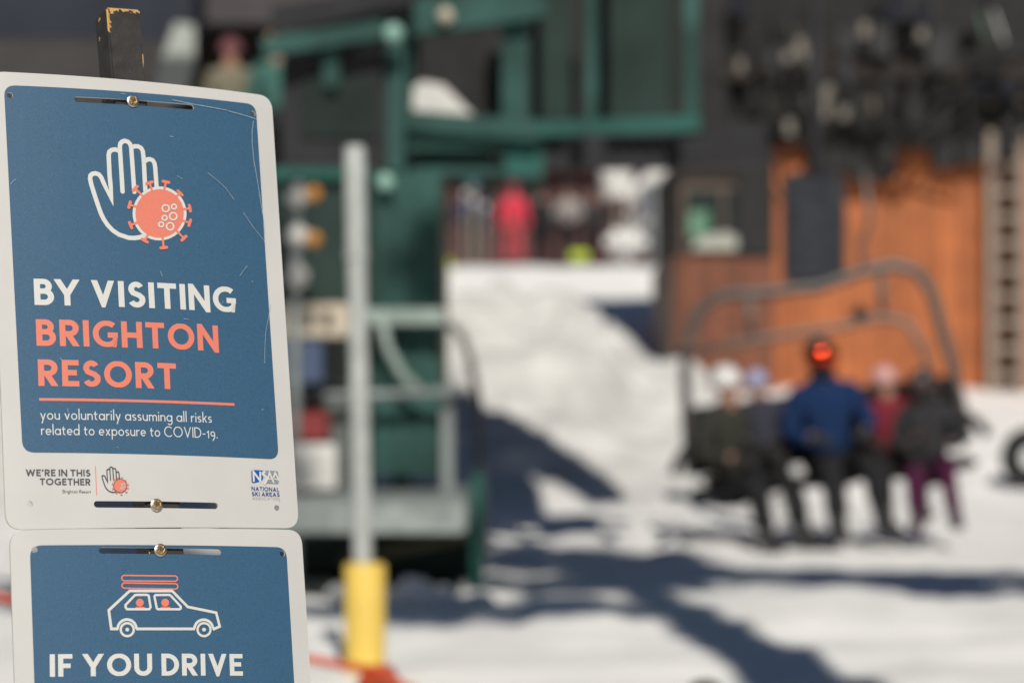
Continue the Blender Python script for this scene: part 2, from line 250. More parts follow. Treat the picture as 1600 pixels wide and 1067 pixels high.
# ---------------------------------------------------------------- lettering
ART = {'big': {'hand': [[(-0.86,66.6),(-6.71,64.16),(-13.1,62.95),(-19.41,62.88),(-29.29,65.74),(-35.33,69.54),(-40.65,75.12),(-44.45,81.14),(-46.91,86.6),(-48.85,92.71),(-52.25,104.35),(-55.41,116.01),(-56.48,122.18),(-55.84,125.34),(-53.9,127.31),(-50.53,128.12),(-47.12,127.06),(-44.78,124.07),(-42.9,119.18),(-35.36,102.5),(-35.56,116.47),(-36.09,126.44),(-36.06,147.77),(-35.14,151.35),(-32.79,153.39),(-28.98,154.39),(-25.63,153.23)],[(-23.32,110.67),(-23.44,123.45),(-23.92,157.38),(-23.11,160.97),(-20.98,163.14),(-18.15,164.09),(-15.01,163.31),(-12.95,161.3),(-11.87,157.59),(-10.91,111.05)],[(-10.56,158.31),(-7.58,159.16),(-4.38,159.27),(-1.25,157.73),(0.38,154.43),(0.86,146.49),(0.92,113.06)],[(2.83,144.73),(5.23,146.3),(7.82,146.62),(10.61,145.56),(12.28,142.77),(12.83,138.5),(13.23,117.04)]], 'halo': [(44.43,92.08),(43.8,87.59),(42.46,83.16),(40.44,78.91),(37.78,74.94),(34.57,71.35),(30.88,68.23),(26.81,65.66),(22.46,63.7),(17.95,62.4),(13.37,61.78),(8.85,61.87),(4.49,62.65),(0.4,64.11),(-3.33,66.21),(-6.61,68.89),(-9.35,72.09),(-11.5,75.72),(-13.01,79.71),(-13.84,83.95),(-13.97,88.33),(-13.39,92.76),(-12.13,97.13),(-10.2,101.33),(-7.65,105.26),(-4.55,108.82),(-0.96,111.93),(3.03,114.52),(7.33,116.51),(11.83,117.86),(16.42,118.53),(20.99,118.5),(25.43,117.78),(29.62,116.38),(33.45,114.32),(36.84,111.67),(39.68,108.48),(41.91,104.83),(43.47,100.81),(44.31,96.53)], 'disc': [(41.37,91.87),(40.82,87.84),(39.62,83.86),(37.8,80.05),(35.43,76.48),(32.55,73.26),(29.24,70.46),(25.59,68.15),(21.69,66.39),(17.63,65.22),(13.52,64.67),(9.46,64.74),(5.54,65.45),(1.87,66.75),(-1.48,68.63),(-4.43,71.04),(-6.9,73.91),(-8.83,77.17),(-10.19,80.75),(-10.93,84.56),(-11.05,88.5),(-10.53,92.48),(-9.39,96.41),(-7.65,100.18),(-5.37,103.71),(-2.57,106.91),(0.65,109.7),(4.24,112.02),(8.1,113.8),(12.14,115.01),(16.26,115.61),(20.37,115.59),(24.35,114.93),(28.1,113.67),(31.54,111.83),(34.57,109.44),(37.12,106.58),(39.12,103.3),(40.51,99.7),(41.27,95.85)], 'spikes': [[(-1.32,106.12),(-9.51,114.29)],[(-7.54,116.88),(-12.14,112.38)],[(8.32,112.32),(5.74,121.09)],[(8.6,122.72),(2.62,120.4)],[(20.96,113.97),(23.34,123.33)],[(26.53,123.47),(20.43,124.21)],[(33.39,108.28),(37.96,112.77)],[(40.49,111.17),(36.23,115.15)],[(39.66,95.78),(47.8,97.69)],[(48.7,94.84),(47.97,100.78)],[(38.24,84.5),(46.68,82.54)],[(46.06,79.45),(48.3,85.4)],[(31.27,74.04),(39.54,66.0)],[(37.5,63.41),(42.28,67.93)],[(16.53,66.52),(17.33,55.01)],[(14.26,53.98),(20.47,55.05)],[(1.96,68.45),(-2.43,61.09)],[(-5.3,61.94),(-0.09,59.34)],[(-8.22,79.78),(-16.38,76.16)],[(-17.86,78.67),(-15.87,73.23)],[(-8.25,95.22),(-16.33,97.06)],[(-15.82,100.11),(-17.79,94.23)]], 'rings': [[(25.33,95.93),(24.97,94.5),(24.08,93.26),(22.81,92.38),(21.35,92.01),(19.91,92.19),(18.73,92.9),(17.98,94.04),(17.77,95.42),(18.13,96.84),(19.01,98.08),(20.28,98.96),(21.75,99.34),(23.18,99.16),(24.37,98.45),(25.12,97.31)],[(33.31,98.25),(33.06,97.26),(32.44,96.4),(31.56,95.79),(30.54,95.53),(29.54,95.65),(28.72,96.14),(28.2,96.92),(28.05,97.88),(28.31,98.86),(28.92,99.72),(29.8,100.33),(30.82,100.6),(31.82,100.47),(32.64,99.98),(33.16,99.2)],[(33.27,88.15),(32.89,86.67),(31.97,85.38),(30.64,84.48),(29.12,84.09),(27.63,84.28),(26.4,85.01),(25.62,86.19),(25.4,87.62),(25.78,89.09),(26.7,90.38),(28.02,91.28),(29.54,91.68),(31.03,91.49),(32.27,90.75),(33.05,89.58)],[(22.43,85.66),(22.18,84.68),(21.57,83.83),(20.69,83.23),(19.69,82.97),(18.7,83.1),(17.89,83.59),(17.37,84.37),(17.22,85.33),(17.47,86.3),(18.08,87.16),(18.95,87.76),(19.96,88.02),(20.95,87.89),(21.76,87.4),(22.28,86.62)],[(29.26,77.3),(28.88,75.84),(27.97,74.55),(26.65,73.65),(25.13,73.27),(23.65,73.46),(22.42,74.2),(21.64,75.38),(21.43,76.8),(21.8,78.27),(22.72,79.55),(24.03,80.45),(25.55,80.83),(27.03,80.64),(28.26,79.91),(29.05,78.73)],[(18.28,78.61),(18.03,77.64),(17.43,76.79),(16.55,76.19),(15.55,75.94),(14.57,76.07),(13.76,76.56),(13.24,77.34),(13.1,78.29),(13.34,79.27),(13.95,80.12),(14.82,80.72),(15.82,80.97),(16.8,80.84),(17.62,80.35),(18.14,79.57)]]}, 'small': {'hand': [[(-44.29,-193.69),(-45.73,-194.21),(-47.32,-194.42),(-48.89,-194.35),(-51.36,-193.5),(-52.88,-192.47),(-54.23,-191.02),(-55.19,-189.47),(-55.81,-188.08),(-56.3,-186.54),(-57.17,-183.61),(-57.97,-180.68),(-58.24,-179.13),(-58.08,-178.36),(-57.59,-177.9),(-56.73,-177.75),(-55.87,-178.06),(-55.28,-178.84),(-54.81,-180.07),(-52.91,-184.31),(-52.96,-180.85),(-53.1,-178.38),(-53.1,-173.13),(-52.87,-172.27),(-52.28,-171.81),(-51.33,-171.62),(-50.5,-171.97)],[(-49.9,-182.47),(-49.93,-179.32),(-50.07,-170.98),(-49.87,-170.11),(-49.34,-169.62),(-48.64,-169.43),(-47.87,-169.68),(-47.35,-170.21),(-47.08,-171.14),(-46.81,-182.57)],[(-46.76,-170.98),(-46.03,-170.83),(-45.24,-170.86),(-44.47,-171.29),(-44.07,-172.13),(-43.94,-174.08),(-43.9,-182.27)],[(-43.46,-174.54),(-42.87,-174.21),(-42.24,-174.17),(-41.56,-174.49),(-41.15,-175.2),(-41.01,-176.25),(-40.88,-181.51)]], 'halo': [(-33.31,-188.18),(-33.45,-189.26),(-33.76,-190.33),(-34.24,-191.33),(-34.88,-192.26),(-35.65,-193.09),(-36.53,-193.79),(-37.52,-194.36),(-38.57,-194.77),(-39.67,-195.02),(-40.79,-195.1),(-41.9,-195.01),(-42.97,-194.75),(-43.98,-194.33),(-44.9,-193.75),(-45.71,-193.04),(-46.4,-192.21),(-46.93,-191.28),(-47.31,-190.27),(-47.52,-189.21),(-47.55,-188.13),(-47.41,-187.04),(-47.1,-185.98),(-46.63,-184.98),(-46.0,-184.05),(-45.24,-183.23),(-44.36,-182.52),(-43.38,-181.95),(-42.33,-181.54),(-41.23,-181.29),(-40.11,-181.2),(-39.0,-181.29),(-37.92,-181.55),(-36.91,-181.97),(-35.98,-182.54),(-35.16,-183.25),(-34.47,-184.08),(-33.93,-185.01),(-33.55,-186.02),(-33.34,-187.09)], 'disc': [(-34.04,-188.17),(-34.17,-189.15),(-34.45,-190.1),(-34.88,-191.01),(-35.45,-191.84),(-36.14,-192.58),(-36.93,-193.22),(-37.82,-193.72),(-38.76,-194.09),(-39.75,-194.32),(-40.75,-194.39),(-41.75,-194.31),(-42.71,-194.08),(-43.62,-193.7),(-44.45,-193.18),(-45.18,-192.54),(-45.79,-191.8),(-46.27,-190.96),(-46.61,-190.06),(-46.8,-189.11),(-46.83,-188.13),(-46.7,-187.16),(-46.42,-186.21),(-46.0,-185.3),(-45.44,-184.47),(-44.75,-183.73),(-43.96,-183.1),(-43.08,-182.59),(-42.14,-182.21),(-41.15,-181.99),(-40.14,-181.91),(-39.15,-181.99),(-38.18,-182.22),(-37.27,-182.6),(-36.44,-183.11),(-35.7,-183.75),(-35.08,-184.5),(-34.6,-185.34),(-34.26,-186.24),(-34.07,-187.2)], 'spikes': [[(-44.44,-183.94),(-46.47,-181.8)],[(-45.98,-181.19),(-47.12,-182.23)],[(-42.08,-182.58),(-42.72,-180.39)],[(-42.02,-180.04),(-43.49,-180.5)],[(-39.0,-182.4),(-38.43,-180.15)],[(-37.66,-180.17),(-39.14,-179.88)],[(-35.98,-184.01),(-34.89,-183.0)],[(-34.28,-183.44),(-35.31,-182.39)],[(-34.46,-187.18),(-32.51,-186.87)],[(-32.29,-187.58),(-32.47,-186.12)],[(-34.78,-189.92),(-32.75,-190.55)],[(-32.89,-191.3),(-32.37,-189.88)],[(-36.45,-192.37),(-34.44,-194.48)],[(-34.93,-195.09),(-33.78,-194.06)],[(-40.02,-193.98),(-39.81,-196.83)],[(-40.56,-197.04),(-39.04,-196.87)],[(-43.6,-193.28),(-44.67,-195.03)],[(-45.38,-194.78),(-44.09,-195.5)],[(-46.12,-190.33),(-48.15,-191.1)],[(-48.51,-190.46),(-48.02,-191.83)],[(-46.14,-186.52),(-48.15,-185.94)],[(-48.02,-185.19),(-48.51,-186.61)]], 'rings': [[(-37.92,-186.9),(-38.0,-187.24),(-38.22,-187.53),(-38.52,-187.72),(-38.88,-187.79),(-39.23,-187.72),(-39.52,-187.53),(-39.7,-187.23),(-39.75,-186.89),(-39.67,-186.55),(-39.45,-186.26),(-39.15,-186.06),(-38.79,-186.0),(-38.44,-186.07),(-38.15,-186.26),(-37.97,-186.55)],[(-35.99,-186.47),(-36.05,-186.71),(-36.2,-186.91),(-36.41,-187.04),(-36.66,-187.09),(-36.9,-187.04),(-37.1,-186.9),(-37.22,-186.7),(-37.26,-186.47),(-37.2,-186.23),(-37.05,-186.03),(-36.84,-185.9),(-36.59,-185.85),(-36.35,-185.9),(-36.15,-186.03),(-36.03,-186.23)],[(-35.98,-188.94),(-36.07,-189.3),(-36.3,-189.6),(-36.61,-189.8),(-36.98,-189.87),(-37.34,-189.79),(-37.64,-189.59),(-37.83,-189.29),(-37.89,-188.94),(-37.8,-188.58),(-37.58,-188.28),(-37.26,-188.08),(-36.89,-188.01),(-36.53,-188.08),(-36.23,-188.29),(-36.04,-188.59)],[(-38.61,-189.37),(-38.67,-189.6),(-38.81,-189.8),(-39.03,-189.94),(-39.27,-189.98),(-39.51,-189.93),(-39.71,-189.8),(-39.84,-189.6),(-39.87,-189.36),(-39.81,-189.13),(-39.67,-188.93),(-39.46,-188.79),(-39.21,-188.75),(-38.97,-188.79),(-38.77,-188.93),(-38.64,-189.13)],[(-36.94,-191.53),(-37.03,-191.89),(-37.25,-192.19),(-37.57,-192.39),(-37.93,-192.46),(-38.3,-192.39),(-38.59,-192.18),(-38.79,-191.88),(-38.84,-191.53),(-38.75,-191.17),(-38.53,-190.87),(-38.21,-190.67),(-37.84,-190.6),(-37.48,-190.68),(-37.18,-190.88),(-36.99,-191.18)],[(-39.61,-191.03),(-39.67,-191.27),(-39.81,-191.47),(-40.03,-191.6),(-40.27,-191.65),(-40.51,-191.6),(-40.71,-191.46),(-40.84,-191.26),(-40.87,-191.03),(-40.81,-190.79),(-40.67,-190.59),(-40.46,-190.46),(-40.21,-190.41),(-39.97,-190.46),(-39.77,-190.59),(-39.64,-190.79)]]}, 'car': {'body': [(-56.08,-326.9),(-57.75,-308.98),(-35.99,-290.87),(7.43,-291.75),(22.88,-307.62),(52.81,-313.89),(55.77,-327.42),(49.33,-329.9),(48.32,-327.97),(47.81,-326.22),(46.94,-324.61),(45.73,-323.2),(44.23,-322.04),(42.5,-321.19),(40.61,-320.68),(38.64,-320.52),(36.67,-320.73),(34.77,-321.29),(33.02,-322.18),(31.48,-323.36),(30.23,-324.8),(29.3,-326.42),(28.73,-328.18),(28.24,-329.23),(-30.35,-327.7),(-31.13,-326.42),(-31.5,-324.62),(-32.24,-322.94),(-33.33,-321.44),(-34.72,-320.2),(-36.34,-319.25),(-38.14,-318.64),(-40.03,-318.4),(-41.93,-318.53),(-43.77,-319.03),(-45.48,-319.88),(-46.97,-321.04),(-48.19,-322.47),(-49.09,-324.09),(-49.63,-325.86),(-50.2,-327.09)], 'wheels': [[(-33.81,-328.31),(-33.94,-329.28),(-34.22,-330.23),(-34.66,-331.12),(-35.23,-331.94),(-35.93,-332.66),(-36.74,-333.27),(-37.63,-333.75),(-38.59,-334.1),(-39.59,-334.29),(-40.6,-334.34),(-41.61,-334.23),(-42.58,-333.97),(-43.5,-333.57),(-44.34,-333.03),(-45.08,-332.37),(-45.7,-331.61),(-46.19,-330.76),(-46.53,-329.85),(-46.72,-328.89),(-46.75,-327.91),(-46.62,-326.94),(-46.34,-326.0),(-45.91,-325.11),(-45.34,-324.29),(-44.65,-323.57),(-43.85,-322.96),(-42.96,-322.48),(-42.0,-322.13),(-41.0,-321.93),(-39.99,-321.88),(-38.98,-321.99),(-38.0,-322.25),(-37.08,-322.65),(-36.23,-323.19),(-35.49,-323.84),(-34.86,-324.61),(-34.37,-325.46),(-34.03,-326.37),(-33.84,-327.33)],[(45.66,-330.34),(45.52,-331.33),(45.21,-332.29),(44.74,-333.2),(44.12,-334.04),(43.37,-334.78),(42.51,-335.41),(41.55,-335.9),(40.53,-336.26),(39.47,-336.47),(38.39,-336.52),(37.31,-336.42),(36.28,-336.16),(35.31,-335.76),(34.42,-335.22),(33.64,-334.56),(32.99,-333.79),(32.47,-332.93),(32.12,-332.0),(31.92,-331.03),(31.89,-330.04),(32.04,-329.05),(32.34,-328.09),(32.81,-327.19),(33.42,-326.35),(34.16,-325.61),(35.02,-324.98),(35.97,-324.48),(36.99,-324.12),(38.05,-323.91),(39.13,-323.86),(40.21,-323.96),(41.24,-324.21),(42.22,-324.61),(43.12,-325.15),(43.9,-325.81),(44.56,-326.59),(45.08,-327.45),(45.44,-328.37),(45.64,-329.35)]], 'hubs': [[(-38.38,-328.17),(-38.5,-328.74),(-38.8,-329.24),(-39.24,-329.64),(-39.79,-329.88),(-40.38,-329.95),(-40.97,-329.84),(-41.49,-329.57),(-41.89,-329.15),(-42.14,-328.63),(-42.2,-328.06),(-42.08,-327.49),(-41.78,-326.99),(-41.34,-326.59),(-40.8,-326.35),(-40.2,-326.28),(-39.62,-326.38),(-39.1,-326.66),(-38.69,-327.08),(-38.45,-327.6)],[(40.79,-330.24),(40.66,-330.81),(40.34,-331.33),(39.86,-331.73),(39.28,-331.98),(38.65,-332.06),(38.03,-331.96),(37.48,-331.68),(37.05,-331.25),(36.79,-330.73),(36.73,-330.15),(36.86,-329.57),(37.18,-329.06),(37.65,-328.66),(38.24,-328.4),(38.87,-328.32),(39.49,-328.43),(40.04,-328.71),(40.47,-329.13),(40.73,-329.66)]], 'windows': [[(-39.53,-308.47),(-40.93,-306.58),(-40.82,-304.33),(-30.84,-295.01),(-28.69,-294.85),(-18.45,-295.08),(-16.98,-295.93),(-15.61,-307.01),(-17.01,-309.04)],[(-11.16,-296.78),(-10.0,-295.46),(4.46,-295.54),(6.16,-296.81),(15.55,-307.17),(15.45,-308.93),(14.18,-309.74),(-8.33,-309.25),(-9.38,-308.4)]], 'heads': [[(-22.3,-302.52),(-22.48,-303.51),(-22.93,-304.42),(-23.6,-305.19),(-24.46,-305.77),(-25.44,-306.13),(-26.47,-306.23),(-27.49,-306.08),(-28.43,-305.68),(-29.22,-305.05),(-29.81,-304.25),(-30.16,-303.32),(-30.25,-302.33),(-30.06,-301.35),(-29.62,-300.44),(-28.95,-299.67),(-28.1,-299.09),(-27.12,-298.73),(-26.08,-298.62),(-25.06,-298.77),(-24.12,-299.18),(-23.33,-299.8),(-22.73,-300.61),(-22.38,-301.53)],[(3.72,-303.09),(3.53,-304.08),(3.07,-305.0),(2.38,-305.78),(1.51,-306.37),(0.51,-306.73),(-0.55,-306.84),(-1.59,-306.68),(-2.55,-306.28),(-3.35,-305.65),(-3.95,-304.85),(-4.31,-303.92),(-4.39,-302.92),(-4.2,-301.94),(-3.75,-301.02),(-3.06,-300.24),(-2.19,-299.65),(-1.19,-299.29),(-0.13,-299.18),(0.91,-299.33),(1.87,-299.73),(2.68,-300.36),(3.28,-301.17),(3.64,-302.1)]], 'shoulders': [[(-31.38,-307.65),(-30.9,-306.64),(-29.81,-306.36),(-22.5,-306.54),(-21.55,-306.87),(-21.17,-307.91)],[(-5.66,-308.27),(-5.17,-307.25),(-4.06,-306.97),(3.83,-307.14),(4.58,-307.46),(4.97,-308.51)]], 'skis': [[(-40.47,-275.72),(-41.07,-275.77),(-41.64,-275.95),(-42.16,-276.25),(-42.6,-276.65),(-42.94,-277.13),(-43.17,-277.67),(-43.26,-278.24),(-43.22,-278.81),(-43.05,-279.36),(-42.76,-279.86),(-42.36,-280.27),(-41.87,-280.59),(-41.32,-280.79),(-40.73,-280.87),(10.83,-282.33),(11.45,-282.28),(12.04,-282.09),(12.59,-281.79),(13.05,-281.39),(13.41,-280.9),(13.64,-280.35),(13.74,-279.77),(13.71,-279.19),(13.53,-278.64),(13.23,-278.14),(12.81,-277.72),(12.3,-277.4),(11.73,-277.2),(11.11,-277.13)],[(-40.62,-282.94),(-41.21,-282.99),(-41.78,-283.17),(-42.3,-283.46),(-42.74,-283.86),(-43.08,-284.34),(-43.31,-284.88),(-43.4,-285.45),(-43.36,-286.02),(-43.19,-286.57),(-42.9,-287.07),(-42.5,-287.48),(-42.01,-287.8),(-41.46,-288.0),(-40.87,-288.08),(10.74,-289.93),(11.36,-289.88),(11.95,-289.69),(12.5,-289.39),(12.96,-288.99),(13.32,-288.5),(13.55,-287.95),(13.65,-287.38),(13.62,-286.8),(13.44,-286.24),(13.14,-285.75),(12.72,-285.33),(12.21,-285.01),(11.64,-284.81),(11.03,-284.73)]]}, 'nsaa': {'blue': [(100.76,-171.94),(101.53,-171.06),(102.75,-170.73),(115.7,-171.02),(114.04,-172.7),(112.96,-174.44),(112.96,-175.95),(113.82,-177.43),(114.01,-178.93),(113.24,-180.23),(111.61,-181.56),(109.15,-182.47),(105.24,-183.62),(102.34,-184.11),(100.94,-183.71),(100.29,-182.65)], 'grey': [(116.66,-171.13),(129.79,-171.12),(130.99,-171.48),(131.46,-172.46),(131.74,-176.98),(131.29,-183.46),(130.59,-184.34),(117.71,-184.21),(116.1,-185.02),(118.06,-182.49),(118.48,-179.9),(118.14,-177.76),(116.81,-176.07),(115.2,-174.82),(114.94,-173.75),(115.51,-172.45)], 'N': [(102.81,-182.82),(102.92,-172.45),(110.16,-181.8),(110.89,-172.26)], 'A1': [(118.7,-180.32),(121.38,-172.94),(125.76,-183.6)], 'A1b': [(119.4,-179.23),(123.85,-179.42)], 'A2': [(125.38,-178.44),(127.95,-172.99),(132.02,-181.29)], 'A2b': [(126.07,-179.07),(130.39,-180.12)], 'tm': [(131.15,-202.18),(130.99,-202.49),(130.63,-202.62),(130.3,-202.5),(130.17,-202.2),(130.34,-201.89),(130.69,-201.76),(131.03,-201.88)]}, 'scr': [[(34.67,211.98),(56.99,209.56),(68.32,208.82),(97.13,207.0)],[(98.56,206.34),(114.64,204.05),(131.81,201.1)],[(127.49,199.49),(124.94,188.19),(124.02,174.37),(124.84,155.31),(127.05,139.17)],[(127.05,139.17),(129.61,114.93),(131.93,96.16),(133.05,77.32)],[(70.6,137.03),(80.75,129.85),(88.98,123.31),(98.93,110.72)],[(108.64,98.1),(118.62,84.14),(133.0,67.86)],[(-20.28,213.61),(-15.2,213.48)],[(30.27,172.5),(34.12,172.03)],[(-136.5,112.43),(-133.9,116.38),(-130.88,118.29)],[(35.71,130.92),(41.65,128.18)],[(109.66,41.69),(103.63,34.54),(100.01,29.82)],[(134.54,3.22),(130.82,-11.25),(126.31,-27.73),(124.31,-43.99),(122.98,-60.14)],[(12.1,29.92),(13.86,24.44)],[(34.46,-18.65),(37.61,-18.31),(40.5,-18.97)],[(-95.04,-61.58),(-93.26,-64.25)],[(115.67,-109.02),(118.62,-108.11)],[(-90.19,-111.83),(-89.41,-115.63)],[(-42.07,-149.61),(-40.94,-150.37)],[(79.69,2.47),(77.32,-0.88)],[(114.22,26.16),(114.53,24.15)]], 'text': [('BY VISITING',(-117.45,-8.62),(94.47,-8.57),26.45,0.205, 'w',1),('BRIGHTON',(-117.08,-49.51),(71.92,-50.02),26.58,0.205, 'c',1),('RESORT',(-116.93,-89.35),(23.57,-90.87),26.39,0.205, 'c',1),('you voluntarily assuming all risks',(-116.28,-122.61),(59.84,-123.84),10.6,0.098, 'w',1),('related to exposure to COVID-19.',(-116.27,-137.72),(65.58,-139.61),10.57,0.098, 'w',1),("WE'RE IN THIS",(-132.56,-177.52),(-69.69,-178.55),6.48,0.19, 'g',1),('TOGETHER',(-119.46,-186.45),(-70.03,-187.35),6.48,0.19, 'g',1),('Brighton Resort',(-97.86,-194.57),(-69.94,-195.14),3.12,0.11, 'g',1),('IF YOU DRIVE',(-117.33,-369.99),(78.16,-376.19),21.23,0.2, 'w',2),('NATIONAL',(99.77,-191.76),(131.27,-192.3),4.11,0.17, 'b',1),('SKI AREAS',(99.7,-197.23),(131.66,-197.41),4.11,0.17, 'b',1),('ASSOCIATION',(99.96,-200.99),(131.55,-201.14),2.73,0.09, 'lg',1)], 'rule': [(-116.72,-102.65),(85.98,-104.27)], 'bar': [(-64.45,-168.49),(-64.31,-197.08)], 'S': [(116.37,-171.78),(114.09,-173.34),(113.61,-174.86),(115.34,-176.32),(117.18,-177.78),(117.42,-179.92),(116.37,-182.52),(114.26,-185.15)]}
def arcp(cx, cy, rx, ry, a0, a1, n=14):
    return [(cx+rx*math.cos(R(a0+(a1-a0)*i/n)), cy+ry*math.sin(R(a0+(a1-a0)*i/n))) for i in range(n+1)]
def glyph(ch, h):            # -> width, paths (cap height 1, half stroke h), clip range
    t, b = 1-h, h
    P = []; clip = (0, 1)
    if ch == ' ': return (.14 if h > .07 else .2), [], clip
    if ch == 'B':
        W = .66; mid = .53; x1 = W-h
        r1 = (t-mid)/2; r2 = (mid-b)/2
        P = [[(h, b), (h, t), (x1-.06-r1, t)]+arcp(x1-.06-r1, mid+r1, r1, r1, 90, -90)+[(h+.001, mid)], [(h, mid), (x1-r2, mid)]+arcp(x1-r2, mid-r2, r2, r2, 90, -90)+[(h, b), (h, .3)]]
    elif ch in 'RP':
        W = .68; mid = .47; r1 = (t-mid)/2; x1 = W-h-.02
        P = [[(h, 0), (h, t), (x1-r1, t)]+arcp(x1-r1, mid+r1, r1, r1, 90, -90)+[(h, mid)]]
        if ch == 'R': P.append([(W*.42, mid), (W-h*.9, -.05)])
    elif ch == 'D':
        W = .74; P = [[(h, .5), (h, t), (.26, t)]+arcp(.26, .5, W-h-.26, t-.5, 90, -90, 22)+[(h, b), (h, .5)]]
    elif ch in 'OQ':
        W = .98; P = [arcp(W/2, .5, W/2-h, .5-h+.012, 90, 450, 40)]
    elif ch in 'C': W = .86; P = [arcp(.49, .5, .49-h, .5-h+.01, 46, 314, 30)]
    elif ch == 'G':
        W = .88; r = .49-h; P = [arcp(.49, .5, r, .5-h+.01, 50, 318, 30)+[(W-h, .12), (W-h, .47)], [(W, .46), (.52, .46)]]
    elif ch == 'I': W = 2*h; P = [[(h, 0), (h, 1)]]
    elif ch == 'T': W = .68; P = [[(0, t), (W, t)], [(W/2, 0), (W/2, t)]]
    elif ch == 'H': W = .74; P = [[(h, 0), (h, 1)], [(W-h, 0), (W-h, 1)], [(h, .48), (W-h, .48)]]
    elif ch == 'E': W = .58; P = [[(W, t), (h, t), (h, b), (W, b)], [(h, .52), (W-.07, .52)]]
    elif ch == 'F': W = .56; P = [[(W, t), (h, t), (h, 0)], [(h, .48), (W-.07, .48)]]
    elif ch == 'L': W = .52; P = [[(h, 1), (h, b), (W, b)]]
    elif ch == 'N': W = .78; P = [[(h*.92, 0), (h*.92, 1-h*.3), (W-h*.92, h*.3), (W-h*.92, 1)]]; clip = (-.06, 1.03)
    elif ch == 'V': W = .82; P = [[(h*.8, 1.1), (W/2, h*1.1), (W-h*.8, 1.1)]]; clip = (-.04, 1)
    elif ch == 'Y': W = .86; P = [[(h*.75, 1.05), (W/2, .42), (W-h*.75, 1.05)], [(W/2, 0), (W/2, .46)]]
    elif ch == 'A': W = .84; P = [[(h*.8, -.1), (W/2, 1-h*1.1), (W-h*.8, -.1)], [(.18, .3), (W-.18, .3)]]; clip = (0, 1.03)
    elif ch == 'W': W = 1.2; P = [[(h*.8, 1.1), (W*.28, h), (W/2, .9), (W*.72, h), (W-h*.8, 1.1)]]; clip = (-.03, 1)
    elif ch == 'K': W = .7; P = [[(h, 0), (h, 1)], [(W-h, 1.06), (h, .42)], [(.3, .55), (W-h*.6, -.06)]]
    elif ch == 'U': W = .74; r = W/2-h; P = [[(h, 1), (h, r+b)]+arcp(W/2, r+b, r, r, 180, 360)+[(W-h, 1)]]
    elif ch == 'S':
        W = .62; ru = (t-.52)/2; rl = (.52-b)/2
        P = [arcp(W/2, .52+ru, W/2-h-.03, ru, 28, 200, 16)+[(W/2-.12, .565), (W/2+.1, .475)]+arcp(W/2, b+rl, W/2-h, rl, 20, -155, 16)]
    elif ch == "'": W = .22; P = [[(.13, 1), (.08, .7)]]
    elif ch == '-': W = .36; P = [[(.03, .38), (.33, .38)]]
    elif ch == '.': W = .2; P = [[(.1, 0), (.1, 2*h+.02)]]
    elif ch == '1': W = .3; P = [[(.02, .52), (.2, .66), (.2, 0)]]
    elif ch == '9': W = .5; P = [arcp(.25, .42, .25-h, .25-h, 0, 360, 24), [(.5-h, .44), (.46, .1), (.22, -.24)]]; clip = (-.3, 1)
    else:
        X = .60; r = .27; xt = X-h; clip = (-.4, 1.1)
        def bowl(cx): return arcp(cx, X/2, r-h+.02, X/2-h+.005, 0, 360, 26)
